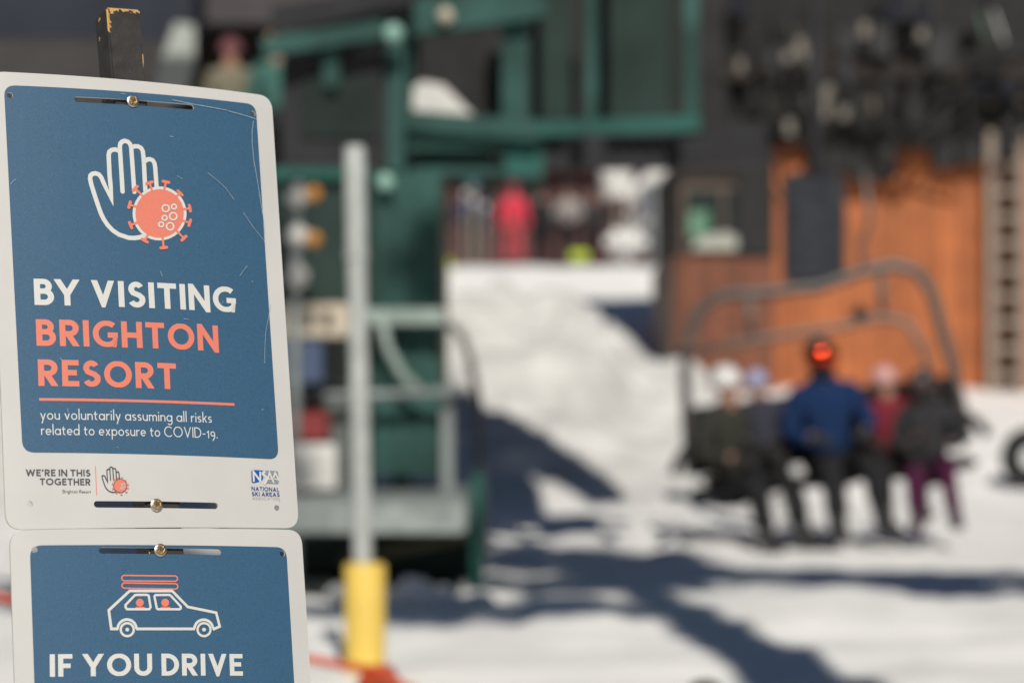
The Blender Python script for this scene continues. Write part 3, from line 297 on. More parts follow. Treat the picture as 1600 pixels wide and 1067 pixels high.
        if ch in 'o': W = .58; P = [bowl(W/2)]
        elif ch in 'adg':
            W = .58; P = [bowl(.28)]; sx = W-h
            if ch == 'a': P.append([(sx, 0), (sx, X)])
            if ch == 'd': P.append([(sx, 0), (sx, 1.04)])
            if ch == 'g': P.append([(sx, X), (sx, -.1)]+arcp(sx-.22, -.1, .22, .2, 0, -150, 12))
        elif ch in 'pb': W = .58; P = [bowl(.3), [(h, -.36 if ch == 'p' else 0), (h, X if ch == 'p' else 1.04)]]
        elif ch == 'e': W = .55; P = [[(.06, X/2), (W-h-.01, X/2)]+arcp(W/2, X/2, W/2-h, X/2-h, 0, 315, 24)]
        elif ch in 'nh': W = .5; rr = (W-2*h)/2; P = [[(h, 0), (h, X if ch == 'n' else 1.04)], [(h, xt-rr)]+arcp(W/2, xt-rr, rr, rr, 180, 0)+[(W-h, 0)]]
        elif ch == 'm': W = .8; rr = (W-2*h)/4; P = [[(h, 0), (h, X)], [(h, xt-rr)]+arcp(h+rr, xt-rr, rr, rr, 180, 0)+[(h+2*rr, 0)], [(h+2*rr, xt-rr)]+arcp(h+3*rr, xt-rr, rr, rr, 180, 0)+[(W-h, 0)]]
        elif ch == 'u': W = .5; rr = (W-2*h)/2; P = [[(h, X), (h, b+rr)]+arcp(W/2, b+rr, rr, rr, 180, 360)+[(W-h, X)], [(W-h, 0), (W-h, X)]]
        elif ch == 'r': W = .33; P = [[(h, 0), (h, X)], [(h, .36)]+arcp(.3, .36, .3-h, .24-h, 180, 80, 8)]
        elif ch == 'i': W = 2*h+.02; P = [[(h+.01, 0), (h+.01, X)], [(h+.01, .76), (h+.01, .76+2.4*h)]]
        elif ch == 'l': W = 2*h+.02; P = [[(h+.01, 0), (h+.01, 1.04)]]
        elif ch == 't': W = .36; P = [[(.14, .8), (.14, .18)]+arcp(.27, .18, .13, .18-h, 180, 290, 8), [(0, xt), (.34, xt)]]
        elif ch == 's': W = .4; P = [arcp(W/2, X-h-.115, W/2-h, .115, 35, 200, 10)+[(W/2-.05, X/2+.015), (W/2+.05, X/2-.015)]+arcp(W/2, h+.115, W/2-h, .115, 20, -145, 10)]
        elif ch == 'v': W = .5; P = [[(h*.6, X+.05), (W/2, h), (W-h*.6, X+.05)]]; clip = (0, X)
        elif ch == 'y': W = .5; P = [[(h*.6, X+.05), (W/2, .02)], [(W-h*.6, X+.05), (.12, -.36)]]; clip = (-.34, X)
        elif ch == 'k': W = .46; P = [[(h, 0), (h, 1.04)], [(W-h, X+.04), (h, .24)], [(.19, .36), (W-h*.5, -.05)]]; clip = (0, 1.04)
        elif ch == 'x': W = .5; P = [[(h*.6, -.05), (W-h*.6, X+.05)], [(h*.6, X+.05), (W-h*.6, -.05)]]; clip = (0, X)
        else: W = .5
    return W, P, clip
def stroke_quads(path, hw, closed=False, roundcap=False):
    pts = [Vector(p) for p in path]
    pts = [p for i, p in enumerate(pts) if i == 0 or (p-pts[i-1]).length > 1e-6]
    if closed and (pts[0]-pts[-1]).length < 1e-6: pts.pop()
    if (not closed) and len(pts) > 3 and (pts[0]-pts[-1]).length < 1e-6: closed = True; pts.pop()
    N = len(pts); L = []; Rr = []
    for i, p in enumerate(pts):
        a = pts[i-1] if (i or closed) else None; b = pts[(i+1) % N] if (i < N-1 or closed) else None
        d1 = (p-a).normalized() if a is not None else None; d2 = (b-p).normalized() if b is not None else None
        d1 = d1 or d2; d2 = d2 or d1
        n1 = Vector((-d1.y, d1.x)); n2 = Vector((-d2.y, d2.x)); mn = n1+n2
        if mn.length < 1e-4: mn = n1
        mn.normalize(); k = min(3.5, 1/max(.2, mn.dot(n1)))
        L.append(p+mn*hw*k); Rr.append(p-mn*hw*k)
    out = [[L[i], Rr[i], Rr[(i+1) % N], L[(i+1) % N]] for i in range(N if closed else N-1)]
    if roundcap and not closed:
        for p in (pts[0], pts[-1]): out.append([p+Vector((math.cos(R(a)), math.sin(R(a))))*hw*.995 for a in range(0, 360, 20)])
    return out
def clip_poly(poly, lo, hi):
    for s_, v in ((1, lo), (-1, -hi)):
        res = []
        for i, p in enumerate(poly):
            q = poly[(i+1) % len(poly)]; a, b = s_*p.y-v, s_*q.y-v
            if a >= 0: res.append(p)
            if a*b < 0: res.append(p.lerp(q, a/(a-b)))
        poly = res
        if len(poly) < 3: return None
    return poly
class Art:                    # flat printed shapes in sign millimetres, each stroke on its own hair-thin layer
    def __init__(s): s.items = []; s.k = 0
    def poly(s, pts, dz=None): s.items.append((s.k, [Vector(p[:2]) for p in pts])); s.k += 1
    def stroke(s, path, wd, closed=False, cap=False):
        if len(path) == 2 and not closed:
            a, b = Vector(path[0]), Vector(path[1]); n = max(1, int((b-a).length/6)); path = [tuple(a.lerp(b, k/n)) for k in range(n+1)]
        for q in stroke_quads(path, wd/2, closed, cap): s.items.append((s.k, q))
        s.k += 1
    def text(s, string, p0, p1, cap, st):
        h = st/2; lay = []; x = 0; track = .125 if st > .14 else .115
        for c in string:
            W, P, cl = glyph(c, h)
            if c == 'Y' and lay and string[len(lay)-1] != ' ': x -= .11
            lay.append((x, P, cl)); x += W+track
        x -= track; p0 = Vector(p0); p1 = Vector(p1); ax = (p1-p0)/x; up = Vector((-ax.y, ax.x)).normalized()*cap
        for ox, P, cl in lay:
            for path in P:
                for q in stroke_quads(path, h):
                    q = clip_poly(q, *cl)
                    if q: s.items.append((s.k % 6, [p0+ax*(ox+v.x)+up*v.y for v in q]))
                s.k += 1
BEND = 0.46549
YAW, PIT, ROL = 0.51916, -0.20858, 0.02546
FRAME = Matrix.Translation((-.3618, 2.41469, 1.24772)) @ (Matrix.Rotation(YAW, 4, 'Z') @ Matrix.Rotation(PIT, 4, 'X') @ Matrix.Rotation(ROL, 4, 'Y'))
def art_part(art, name, m, t, lift, oz):
    mb = MB()
    for k, poly in art.items:
        vs = []
        for p in poly:
            u, v = p.x/1000, p.y/1000; vs.append((u, BEND*u*u-lift-k*.000012, v-oz))
        # keep front winding (towards -Y)
        ar = sum(poly[i].x*poly[(i+1) % len(poly)].y-poly[(i+1) % len(poly)].x*poly[i].y for i in range(len(poly)))
        if ar < 0: vs = vs[::-1]
        mb.add(vs, [list(range(len(vs)))])
    return mb.build(name, m, t, fixn=False)
def rrect(x0, z0, x1, z1, r, n=8):
    o = []
    for cx, cz, a in ((x1-r, z1-r, 0), (x0+r, z1-r, 90), (x0+r, z0+r, 180), (x1-r, z0+r, 270)):
        o += [(cx+r*math.cos(R(a+90*i/n)), cz+r*math.sin(R(a+90*i/n))) for i in range(n+1)]
    return o
def quadrect(c4, r, n=8):     # rounded quad from 4 corners TL TR BR BL (mm)
    c = [Vector(p) for p in c4]; o = []
    for i in range(4):
        p = c[i]; a = (c[i-1]-p).normalized(); b = (c[(i+1) % 4]-p).normalized()
        for k in range(n+1):
            t = k/n; A_ = p+a*r; B_ = p+b*r
            o.append(A_*(1-t)**2+p*(2*t*(1-t))*.92+(A_+B_)/2*(2*t*(1-t))*.08+B_*t*t)
    return [tuple(v) for v in o]
def inside(p, poly):
    c = False; n = len(poly)
    for i in range(n):
        a, b = poly[i], poly[i-1]
        if (a[1] > p[1]) != (b[1] > p[1]) and p[0] < (b[0]-a[0])*(p[1]-a[1])/(b[1]-a[1])+a[0]: c = not c
    return c
def sheet_tris(outer, holes, step=12):
    vs = [Vector(p) for p in outer]; cons = [list(range(len(outer)))]
    for hl in holes:
        cons.append(list(range(len(vs), len(vs)+len(hl)))); vs += [Vector(p) for p in hl]
    edges = [(c[i], c[(i+1) % len(c)]) for c in cons for i in range(len(c))]
    xs_ = [p[0] for p in outer]; zs_ = [p[1] for p in outer]
    x = min(xs_)+step/2
    while x < max(xs_):
        z = min(zs_)+step/2
        while z < max(zs_):
            if inside((x, z), outer) and not any(inside((x, z), hl) for hl in holes): vs.append(Vector((x, z)))
            z += step*2
        x += step
    V, E_, F, *_ = delaunay_2d_cdt(vs, edges, [], 0, 1e-5)
    tri = []
    for f in F:
        c = sum((V[i] for i in f), Vector((0, 0)))/len(f)
        if inside(c, outer) and not any(inside(c, hl) for hl in holes): tri.append(list(f))
    return V, tri
def subdiv(loop, st=8):
    o = []
    for i, p in enumerate(loop):
        a = Vector(p); b = Vector(loop[(i+1) % len(loop)]); n = max(1, int((b-a).length/st)); o += [tuple(a.lerp(b, k/n)) for k in range(n)]
    return o
def sheet(t, outer, holes, name, m, lift, thick, oz):
    outer = subdiv(outer); holes = [subdiv(h_, 6) for h_ in holes]
    V, tri = sheet_tris(outer, holes); mb = MB()
    def P3(p, off): u = p[0]/1000; return (u, BEND*u*u+off, p[1]/1000-oz)
    n = len(V); fr = []
    for f in tri:
        a = (V[f[1]]-V[f[0]]).cross(V[f[2]]-V[f[0]]); fr.append(f if a > 0 else f[::-1])
    mb.add([P3(v, -lift) for v in V], fr)
    if thick:
        mb.add([P3(v, -lift+thick) for v in V], [f[::-1] for f in fr])
        for loop in [outer]+holes:
            k = len(loop); mb.add([P3(p, -lift) for p in loop]+[P3(p, -lift+thick) for p in loop], [[i, (i+1) % k, k+(i+1) % k, k+i] for i in range(k)])
    return mb.build(name, m, t, fixn=bool(thick))
def slot(c0, c1, hh, n=8):
    a = Vector(c0); b = Vector(c1); d = (b-a).normalized(); up = Vector((-d.y, d.x)); o = []
    for c, sgn in ((b, 1), (a, -1)):
        for i in range(n+1):
            A_ = -90+180*i/n; o.append(tuple(c+(d*math.cos(R(A_))*sgn+up*math.sin(R(A_))*sgn)*hh))
    return o
def disc(c, r, n=20): return [(c[0]+r*math.cos(2*math.pi*i/n), c[1]+r*math.sin(2*math.pi*i/n)) for i in range(n)]
def screw(t, c, oz, ang):
    u, v = c[0]/1000, c[1]/1000; y = BEND*u*u
    wsh = MB().lathe([(.0064, .0), (.0064, -.0009), (.0058, -.0014), (.003, -.0014)], (u, y-.0006, v-oz), 28, 'Y').build('washer', zinc, t, 'auto')
    hd = MB().lathe([(.0046, 0), (.0047, -.0012), (.0041, -.0024), (.0028, -.0030), (.0012, -.0032)], (u, y-.002, v-oz), 28, 'Y')
    o = hd.build('screw', brass, t, 'auto')
    d = MB()
    for k in range(2): 
        M = Matrix.Rotation(R(ang+90*k), 3, 'Y'); d.box((u, y-.00535-k*.00003, v-oz), (.0046, .0004, .0009), M)
    d.build('cross_slot', mat('screw_dark', (.10, .07, .04), .6), o)

def hand_art(src, wline, t, oz, mh, lift=.0006):
    A_ = Art()
    for h in src['hand']: A_.stroke(h, wline, cap=True)
    art_part(A_, 'hand_symbol', mh, t, lift, oz)
    V_ = Art()
    return V_
# ---------------------------------------------------------------- the two notice boards on their post
post_c = FRAME
t = thing('wooden_post', 'black painted wooden post with worn tan edges behind the notice boards', 'post', M=FRAME)
def worn_black():
    m = mat('worn_black_paint', (.04, .038, .037), .6, var=.3, scale=60, bump=.12, bscale=420, spec=.25); n = m.node_tree; p = n.nodes['Principled BSDF']
    base = p.inputs['Base Color'].links[0].from_socket
    tc = n.nodes.new('ShaderNodeTexCoord'); sp = n.nodes.new('ShaderNodeSeparateXYZ'); n.links.new(tc.outputs['Object'], sp.inputs[0])
    def mth(op, *a):
        q = n.nodes.new('ShaderNodeMath'); q.operation = op
        for i, v in enumerate(a):
            if isinstance(v, (int, float)): q.inputs[i].default_value = v
            else: n.links.new(v, q.inputs[i])
        return q.outputs[0]
    def nzz(sc, vec=None):
        z = n.nodes.new('ShaderNodeTexNoise'); z.inputs['Scale'].default_value = sc; z.inputs['Detail'].default_value = 6
        n.links.new(vec or tc.outputs['Object'], z.inputs['Vector']); return z.outputs['Fac']
    mp = n.nodes.new('ShaderNodeMapping'); mp.inputs['Scale'].default_value = (1, 1, .25); n.links.new(tc.outputs['Object'], mp.inputs[0])
    ex = mth('DIVIDE', mth('ABSOLUTE', sp.outputs[0]), .018); ey = mth('DIVIDE', mth('ABSOLUTE', sp.outputs[1]), .018)
    e = mth('MINIMUM', ex, ey)
    k = mth('ADD', e, mth('MULTIPLY', mth('SUBTRACT', nzz(110, mp.outputs[0]), .5), .38))
    side = mth('GREATER_THAN', k, .955)
    tz = mth('ADD', mth('MULTIPLY', sp.outputs[2], 1.0), mth('MULTIPLY', mth('SUBTRACT', nzz(260), .5), .018))
    top = mth('GREATER_THAN', tz, -.0035)
    corner = mth('MULTIPLY', mth('GREATER_THAN', tz, -.026), mth('GREATER_THAN', mth('ADD', mth('MULTIPLY', sp.outputs[0], -55.6), mth('MULTIPLY', mth('SUBTRACT', nzz(300), .5), .5)), .86))
    msk = mth('MAXIMUM', mth('MAXIMUM', side, top), corner)
    front = mth('LESS_THAN', sp.outputs[1], -.0155); msk = mth('MULTIPLY', msk, mth('MAXIMUM', front, mth('GREATER_THAN', nzz(70), .62)))
    mx = n.nodes.new('ShaderNodeMix'); mx.data_type = 'RGBA'; n.links.new(msk, mx.inputs[0]); n.links.new(base, mx.inputs[6]); mx.inputs[7].default_value = (.58, .36, .13, 1)
    n.links.new(mx.outputs[2], p.inputs['Base Color']); return m
pm = MB(); L_ = 1.62
pm.box((0, 0, -L_/2), (.036, .036, L_), None, .0016)
ps = pm.build('post_timber', worn_black(), t)
ps.matrix_local = Matrix.Translation((-.0112, .0215, .3075)) @ Matrix.Rotation(-.03, 4, 'Y')

NOTICE = [
 dict(label='upper blue notice board with white hand over coral virus symbol', oz=0.0,
      outer=quadrect([(-153.3, 229.3), (151.9, 229.3), (152.2, -229.3), (-152.8, -229.2)], 15),
      panel=quadrect([(-138.9, 215.4), (132.0, 217.8), (133.4, -159.3), (-134.6, -154.6)], 11),
      holes=[disc((-133.3, 205.2), 3.0), disc((127.9, 207.4), 3.0), disc((-129.8, -204.8), 3.0), disc((127.7, -208.9), 3.0)],
      slots=[slot((-66, 204.6), (56.5, 206.6), 2.9), slot((-64.2, -205.9), (58.2, -207.6), 3.3)],
      screws=[((-7.9, 206.6), 20), ((-4.4, -207.4), 50)]),
 dict(label='lower blue notice board with white car outline carrying skis', oz=-.4594,
      outer=quadrect([(-149.6, -229.6), (154.9, -231.0), (154.6, -688), (-152, -688)], 15),
      panel=quadrect([(-131.3, -244.6), (135.8, -248.9), (134.6, -616), (-133.5, -614)], 11),
      holes=[disc((-126.8, -248.9), 3.0), disc((131.0, -255.3), 3.0), disc((-129, -664), 3), disc((129, -667), 3)],
      slots=[slot((-62, -251.0), (59, -254.0), 3.0), slot((-64, -664), (58, -667), 3.2)],
      screws=[((-2.8, -251.8), 75), ((-3, -665), 10)])]
for i, N_ in enumerate(NOTICE):
    oz = N_['oz']
    t = thing('notice_board', N_['label'], 'sign', M=FRAME @ Matrix.Translation((0, 0, oz)), group='notice boards on the wooden post')
    holes = N_['holes']+N_['slots']
    ph = [h for h in holes if inside(tuple(sum((Vector(p) for p in h), Vector((0, 0)))/len(h)), N_['panel'])]
    sheet(t, N_['outer'], holes, 'board_sheet', white_sheet, 0, .0025, oz)
    sheet(t, N_['panel'], ph, 'blue_panel', blue_ink, .0002, 0, oz)
    for c, a in N_['screws']: screw(t, c, oz, a)
    cols = {'w': ('white_lettering', white_ink), 'c': ('coral_lettering', coral_ink), 'g': ('grey_lettering', grey_ink), 'b': ('navy_lettering', navy_ink), 'lg': ('pale_lettering', lgrey_ink)}
    arts = {}
    for s_, a, b, cap, st, c, sh in ART['text']:
        if sh != i+1: continue
        arts.setdefault(c, Art()).text(s_, a, b, cap, st)
    for c, A_ in arts.items(): art_part(A_, cols[c][0], cols[c][1], t, .0005, oz)
    if i == 0:
        for src, wl, mh in ((ART['big'], 4.6, white_ink), (ART['small'], 1.15, grey_ink)):
            hd = Art(); [hd.stroke(h, wl, cap=True) for h in src['hand']]; art_part(hd, 'hand_symbol', mh, t, .0005, oz)
            v = Art(); v.poly(src['halo']); art_part(v, 'virus_halo', white_ink if wl > 2 else grey_ink, t, .0007, oz)
            v = Art(); v.poly(src['disc'])
            for q, s_ in enumerate(src['spikes']): v.stroke(s_, wl*(.52 if q % 2 == 0 else .72), cap=True)
            vo = art_part(v, 'virus_symbol', coral_ink, t, .0008, oz)
            v = Art(); [v.stroke(r_, wl*.36, closed=True) for r_ in src['rings']]; art_part(v, 'virus_rings', white_ink, t, .0013, oz)
        for nm, kk, ww in (('coral_rule', 'rule', 2.7), ('coral_bar', 'bar', .85)):
            a = Art(); a.stroke(ART[kk], ww); art_part(a, nm, coral_ink, t, .0005, oz)
        n_ = ART['nsaa']
        a = Art(); a.poly(n_['blue']); art_part(a, 'logo_blue_field', logo_blue, t, .0005, oz)
        a = Art(); a.poly(n_['grey']); art_part(a, 'logo_grey_field', logo_grey, t, .00055, oz)
        a = Art(); a.stroke(n_['N'], 2.1); a.stroke(n_['A1'], 1.7); a.stroke(n_['A1b'], 1.0); a.stroke(n_['A2'], 1.7); a.stroke(n_['A2b'], 1.0); a.stroke(ART['S'], 2.6)
        art_part(a, 'logo_letters', white_ink, t, .0007, oz)
        a = Art(); a.poly(n_['tm']); art_part(a, 'logo_dot', lgrey_ink, t, .0006, oz)
        a = Art()
        for q, s_ in enumerate(ART['scr']): a.stroke(s_, .34 if q > 3 else .48)
        art_part(a, 'scratches', scratch_m, t, .0016, oz)
    else:
        c_ = ART['car']; a = Art(); a.stroke(c_['body'], 2.65, closed=True)
        for q in c_['windows']: a.stroke(q, 2.3, closed=True)
        for q in c_['wheels']: a.stroke(q, 2.3, closed=True)
        for q in c_['hubs']: a.poly(q)
        art_part(a, 'car_symbol', white_ink, t, .0007, oz)
        a = Art()
        for q in c_['skis']: a.stroke(q, 1.35, closed=True)
        for q in c_['heads']+c_['shoulders']: a.poly(q)
        art_part(a, 'coral_symbols', coral_ink, t, .0005, oz)

# ---------------------------------------------------------------- bollard, rope and stakes
p = at(570, 1075, 9.2); base = Vector((p.x, 9.2, ground_z(p.x, 9.2)))
t = thing('bollard_pole', 'tall grey steel pole standing in a yellow bollard sleeve', 'pole', base)
zt = at(570, 880, 9.2).z
part(MB().lathe([(.078, base.z-.3), (.078, zt-.012), (.072, zt), (.05, zt+.003)], (p.x, 9.2, 0), 32), 'yellow_sleeve', yellow, t, 'auto')
tp = at(554, 233, 9.2); lo = at(567, 882, 9.2)
seam = lo.lerp(tp, .78)
pl = part(MB().tube([lo-Vector((0, 0, .02)), lo, seam], .037, 24), 'pole', steel, t, 'auto')
part(MB().tube([seam-Vector((0, 0, .05)), seam+Vector((0, 0, .02)), tp, tp+Vector((0, 0, .012))], [.040, .040, .040, .032], 24), 'pole_extension', steel, t, 'auto')
part(MB().tube([seam-Vector((0, 0, .07)), seam-Vector((0, 0, .045))], .045, 24), 'collar', steel, pl, 'auto')
st1 = at(592, 1048, 7.6); st2 = at(1102, 1062, 7.6)
for k, (s_, lb) in enumerate(((st1, 'black round topped stake with orange rope coiled on its head'), (st2, 'black round topped stake standing alone on the open snow'))):
    gz = ground_z(s_.x, s_.y); t = thing('rope_stake', lb, 'stake', (s_.x, s_.y, gz), 'black stakes of the rope line')
    rr = .075 if k == 0 else .06; top = s_.z-.025 if k == 0 else s_.z
    part(MB().lathe([(rr, gz-.2), (rr, top-.06), (rr*.93, top-.03), (rr*.7, top-.008), (rr*.3, top)], (s_.x, s_.y, 0), 24), 'stake_body', rubber, t, True)
    if k == 0:
        co = MB()
        for j in range(3): co.tube([(s_.x+(.062-.012*j)*math.cos(a/10*math.pi), s_.y+(.062-.012*j)*math.sin(a/10*math.pi), top-.01+.02*j) for a in range(20)], .012, 8, closed=True)
        part(co, 'rope_coil', orange_pl, t, True)
ra = at(-900, 700, 7.6); pts = []
for i in range(61):
    f = i/60; q = ra.lerp(st1+Vector((0, 0, .0)), f); q.z -= .16*f*(1-f)*4*.3; pts.append(q)
pts[-1].y -= .08
pts += [st1+Vector((.03, -.085, -.012)), st1+Vector((.12, -.09, -.05)), st1+Vector((.2, -.07, -.13))]
tag(MB().tube(pts, .0135, 8).build('barrier_rope', orange_pl, smooth=True), 'orange red rope stretched low across the snow behind the notice boards', 'rope')

# ---------------------------------------------------------------- operator booth, platform and its clutter
D0 = 13.6
def bx(mb, x0, y0, x1, y1, D, depth, **k):      # box given by two pixels at distance D, going back by depth
    a = at(x0, y0, D); b = at(x1, y1, D)
    return mb.box(((a.x+b.x)/2, D+depth/2, (a.z+b.z)/2), (abs(b.x-a.x), depth, abs(a.z-b.z)), None, k.get('bev', 0))
def ribbed(mb, x0, y0, x1, y1, D, depth, pitch=.11, rib=.025):
    bx(mb, x0, y0, x1, y1, D, depth); a = at(x0, y0, D); b = at(x1, y1, D)
    x = a.x+pitch/2
    while x < b.x-.02:
        mb.prism([(x-.03, -rib*0), (x+.03, 0)], 0, 1) if False else mb.box((x, D-rib/2, (a.z+b.z)/2), (.045, rib, abs(a.z-b.z)-.004), None); x += pitch
    return mb
bz = ground_z(-.9, D0)
t = thing('operator_booth', 'dark green lift operator booth with charcoal upper wall behind the pole', 'booth', (-1.0, D0, bz))
part(bx(MB(), 425, 272, 582, 745, D0+.06, 1.5), 'wall', dkgreen, t)
part(ribbed(MB(), 584, 268, 688, 742, D0, 1.6), 'ribbed_panel', green, t)
part(bx(MB(), 440, 84, 603, 268, D0+.04, 1.5), 'upper_wall', char, t)
part(bx(MB(), 470, 120, 590, 215, D0+.02, .06), 'window', glass, t)
part(bx(MB(), 605, 60, 632, 266, D0-.02, .12), 'corner_post', green, t)
part(bx(MB(), 425, 262, 582, 280, D0, .1), 'trim_board', green_lit, t)
rf = MB(); rf.bar(at(412, 76, D0-.1), at(604, 46, D0-.1), .10, .10); part(rf, 'eave_beam', green, t)
rf = MB(); a = at(425, 60, D0); b = at(640, 30, D0); rf.prism([(a.x, a.z), (b.x, b.z+.1), (b.x, b.z+.2), (a.x, a.z+.18)], D0-.02, D0+1.7); part(rf, 'roof', char, t)
part(MB().ball(at(615, 52, D0-.2), .055), 'eave_lamp', mat('pale_lamp', (.25, .45, .38), .3), t, True)
part(bx(MB(), 505, 75, 530, 135, D0-.05, .05), 'eave_bracket', green, t)
part(MB().ball(at(602, 285, D0-.1), .05, 14, (1, .6, 1)), 'junction_knob', mat('pale_lamp', (.25, .45, .38), .3), t, True)
# counter, rails and boards
t2 = thing('service_counter', 'pale worn counter shelf across the booth front', 'counter', at(560, 500, D0-.3))
part(bx(MB(), 420, 474, 545, 528, D0-.42, .5, bev=.01), 'counter_board', cream, t2)
part(bx(MB(), 545, 482, 695, 507, D0-.2, .3, bev=.006), 'counter_rail', mat('pale_green_rail', (.30, .37, .34), .5), t2)
for px in (452, 476, 505): part(bx(MB(), px, 488, px+13, 512, D0-.425, .012), 'dark_cutout', char, t2)
t2 = thing('guard_rail', 'grey pipe guard rail running across the booth front', 'rail', at(500, 612, D0-.15))
part(MB().tube([at(430, 620, D0-.18), at(560, 618, D0-.18), at(712, 612, D0-.18)], .026, 10), 'rail_pipe', greysteel, t2, True)
part(MB().tube([at(597, 505, D0-.18), at(606, 545, D0-.18), at(628, 585, D0-.18), at(655, 610, D0-.18)], .03, 10), 'bent_brace', mat('pale_green_rail', (.30, .37, .34), .5), t2, True)
part(bx(MB(), 690, 600, 708, 770, D0-.1, .07), 'rail_post', greysteel, t2)
part(bx(MB(), 505, 532, 545, 765, D0-.04, .06), 'back_plate', mat('grey_green_board', (.12, .14, .13), .6), t2)
tag(bx(MB(), 395, 532, 503, 600, D0-.5, .3, bev=.012).build('storage_bin', bluebox), 'slate blue plastic bin under the pale counter', 'bin')
tag(bx(MB(), 395, 642, 512, 688, D0-.45, .3, bev=.015).build('tool_box', red_m), 'dark red tool box between blue bin and white crate', 'box')
wc = MB(); bx(wc, 452, 694, 524, 766, D0-.55, .28, bev=.012); tag(wc.build('white_crate', white_paint), 'white crate sitting on the grey platform beside the pole', 'crate')
# loading platform
t = thing('loading_platform', 'grey steel loading platform on green legs beside the booth', 'platform', (-1.0, D0-.4, bz))
pf = MB(); a = at(330, 778, D0-1.1); b = at(728, 778, D0-1.1); zd = at(600, 768, D0-.2).z
pf.box(((a.x+b.x)/2, D0-.2, zd-.09), (b.x-a.x, 1.7, .18), None, .012); part(pf, 'deck', greysteel, t)
part(MB().box((b.x-.35, D0-1.075, zd-.1), (.68, .03, .14)), 'edge_plate', mat('pale_steel', (.33, .37, .36), .5), t)
for px, dd in ((746, -.2), (640, .3), (480, .3), (722, .4)):
    q = at(px, 900, D0+dd); part(MB().bar((q.x, D0+dd, ground_z(q.x, D0+dd)-.1), (q.x, D0+dd, zd-.16 if px != 746 else zd+.1), .07), 'leg', green_lit, t)
un = MB(); a = at(470, 850, D0+.2); b = at(740, 850, D0+.2); un.box(((a.x+b.x)/2, D0+.5, .17), (b.x-a.x, .6, .3), None, .02); part(un, 'under_box', dkgreen, t)
part(MB().bar(at(530, 875, D0+.1), at(745, 835, D0+.1), .05), 'cross_brace', mat('olive_brace', (.12, .11, .06), .6), t)
for k, (px, py, r_) in enumerate(((655, 880, .12), (690, 905, .1), (625, 910, .1), (535, 870, .07), (715, 845, .07), (755, 790, .07), (710, 790, .05), (600, 925, .09))):
    q = at(px, py+10, 12.6); c = MB(); bm = bmesh.new(); bmesh.ops.create_icosphere(bm, subdivisions=3, radius=r_)
    for v in bm.verts: v.co *= 1+.5*noise.noise(v.co*9+Vector((k*7, 0, 0)))+.25*noise.noise(v.co*25); v.co.z *= .8
    bm.verts.index_update(); c.add([v.co+Vector((q.x, 12.4, ground_z(q.x, 12.4)+r_*.45)) for v in bm.verts], [[v.index for v in f.verts] for f in bm.faces]); bm.free()
    tag(c.build('snow_clump', snow, smooth=True), 'lump of snow lying by the platform legs', 'snow clump', 'snow clumps around the platform')
hp = [at(x, y, 14.6) for x, y in ((690, 505), (706, 508), (722, 525), (735, 560), (744, 610), (750, 670), (752, 730), (756, 790), (757, 870))]
tag(MB().tube(hp, .026, 10).build('bent_hoop_pipe', mat('dull_pipe', (.17, .17, .16), .6), smooth=True), 'dull grey bent hoop pipe curving down to the snow right of the booth', 'pipe')
# signal lamps
q = at(468, 340, D0-.6); t = thing('signal_lamp_stand', 'white signal lamp housings with two amber lenses beside the notice board', 'signal', (q.x, q.y, ground_z(q.x, q.y)))
part(MB().tube([(q.x-.03, q.y+.1, 0), (q.x-.03, q.y+.1, at(468, 285, D0).z)], .03), 'stand_pole', greysteel, t, True)
for y0 in (282, 346, 408): part(bx(MB(), 449, y0+3, 480, y0+42, D0-.6, .14, bev=.03), 'lamp_housing', white_paint, t, True)
for y0 in (303, 374): part(MB().lathe([(.043, 0), (.043, -.03), (.036, -.045), (.016, -.052)], tuple(at(491, y0, D0-.6)), 20, 'Y'), 'amber_lens', amber, t, True)

# ---------------------------------------------------------------- green lift terminal with tyre bank
DT = 14.4
t = thing('lift_terminal', 'green steel chairlift terminal with dark tyre drive above the seated riders', 'lift terminal', (1, DT, 0))
part(MB().bar(at(836, 203, DT-.1), at(1093, 194, DT-.1), .12, .085), 'beam', green_lit, t)
part(MB().bar(at(640, 190, DT-.12), at(840, 205, DT-.12), .10, .12), 'beam', green, t)
part(bx(MB(), 640, 196, 792, 235, DT-.1, .5), 'beam_box', green, t)
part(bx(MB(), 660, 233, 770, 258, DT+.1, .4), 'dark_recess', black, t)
part(bx(MB(), 640, 250, 850, 274, DT, .4), 'lower_beam', green, t)
part(bx(MB(), 788, 214, 850, 276, DT-.06, .3), 'bearing_block', green_lit, t)
part(bx(MB(), 784, -140, 826, 214, DT, .18), 'post', green, t)
part(bx(MB(), 914, -140, 934, 186, DT+.05, .08), 'post', green, t)
part(bx(MB(), 1068, -140, 1092, 186, DT+.05, .1), 'post', green, t)
part(ribbed(MB(), 846, -140, 892, 186, DT+.5, .08, .09), 'side_panel', dkgreen, t)
part(ribbed(MB(), 952, -140, 1050, 186, DT+.5, .08, .09), 'side_panel', dkgreen, t)
part(bx(MB(), 630, -160, 1130, 188, DT+1.0, .06), 'back_wall', black, t)
part(MB().bar(at(600, 38, DT-.05), at(850, 2, DT-.05), .14, .2), 'upper_beam', green, t)
part(bx(MB(), 630, 40, 645, 196, DT, .1), 'post', green, t)
part(bx(MB(), 1095, 190, 1200, 262, DT+2.0, .2), 'underside_panel', char, t)
part(bx(MB(), 850, 214, 1100, 262, DT+.7, .2), 'underside_panel', char, t)
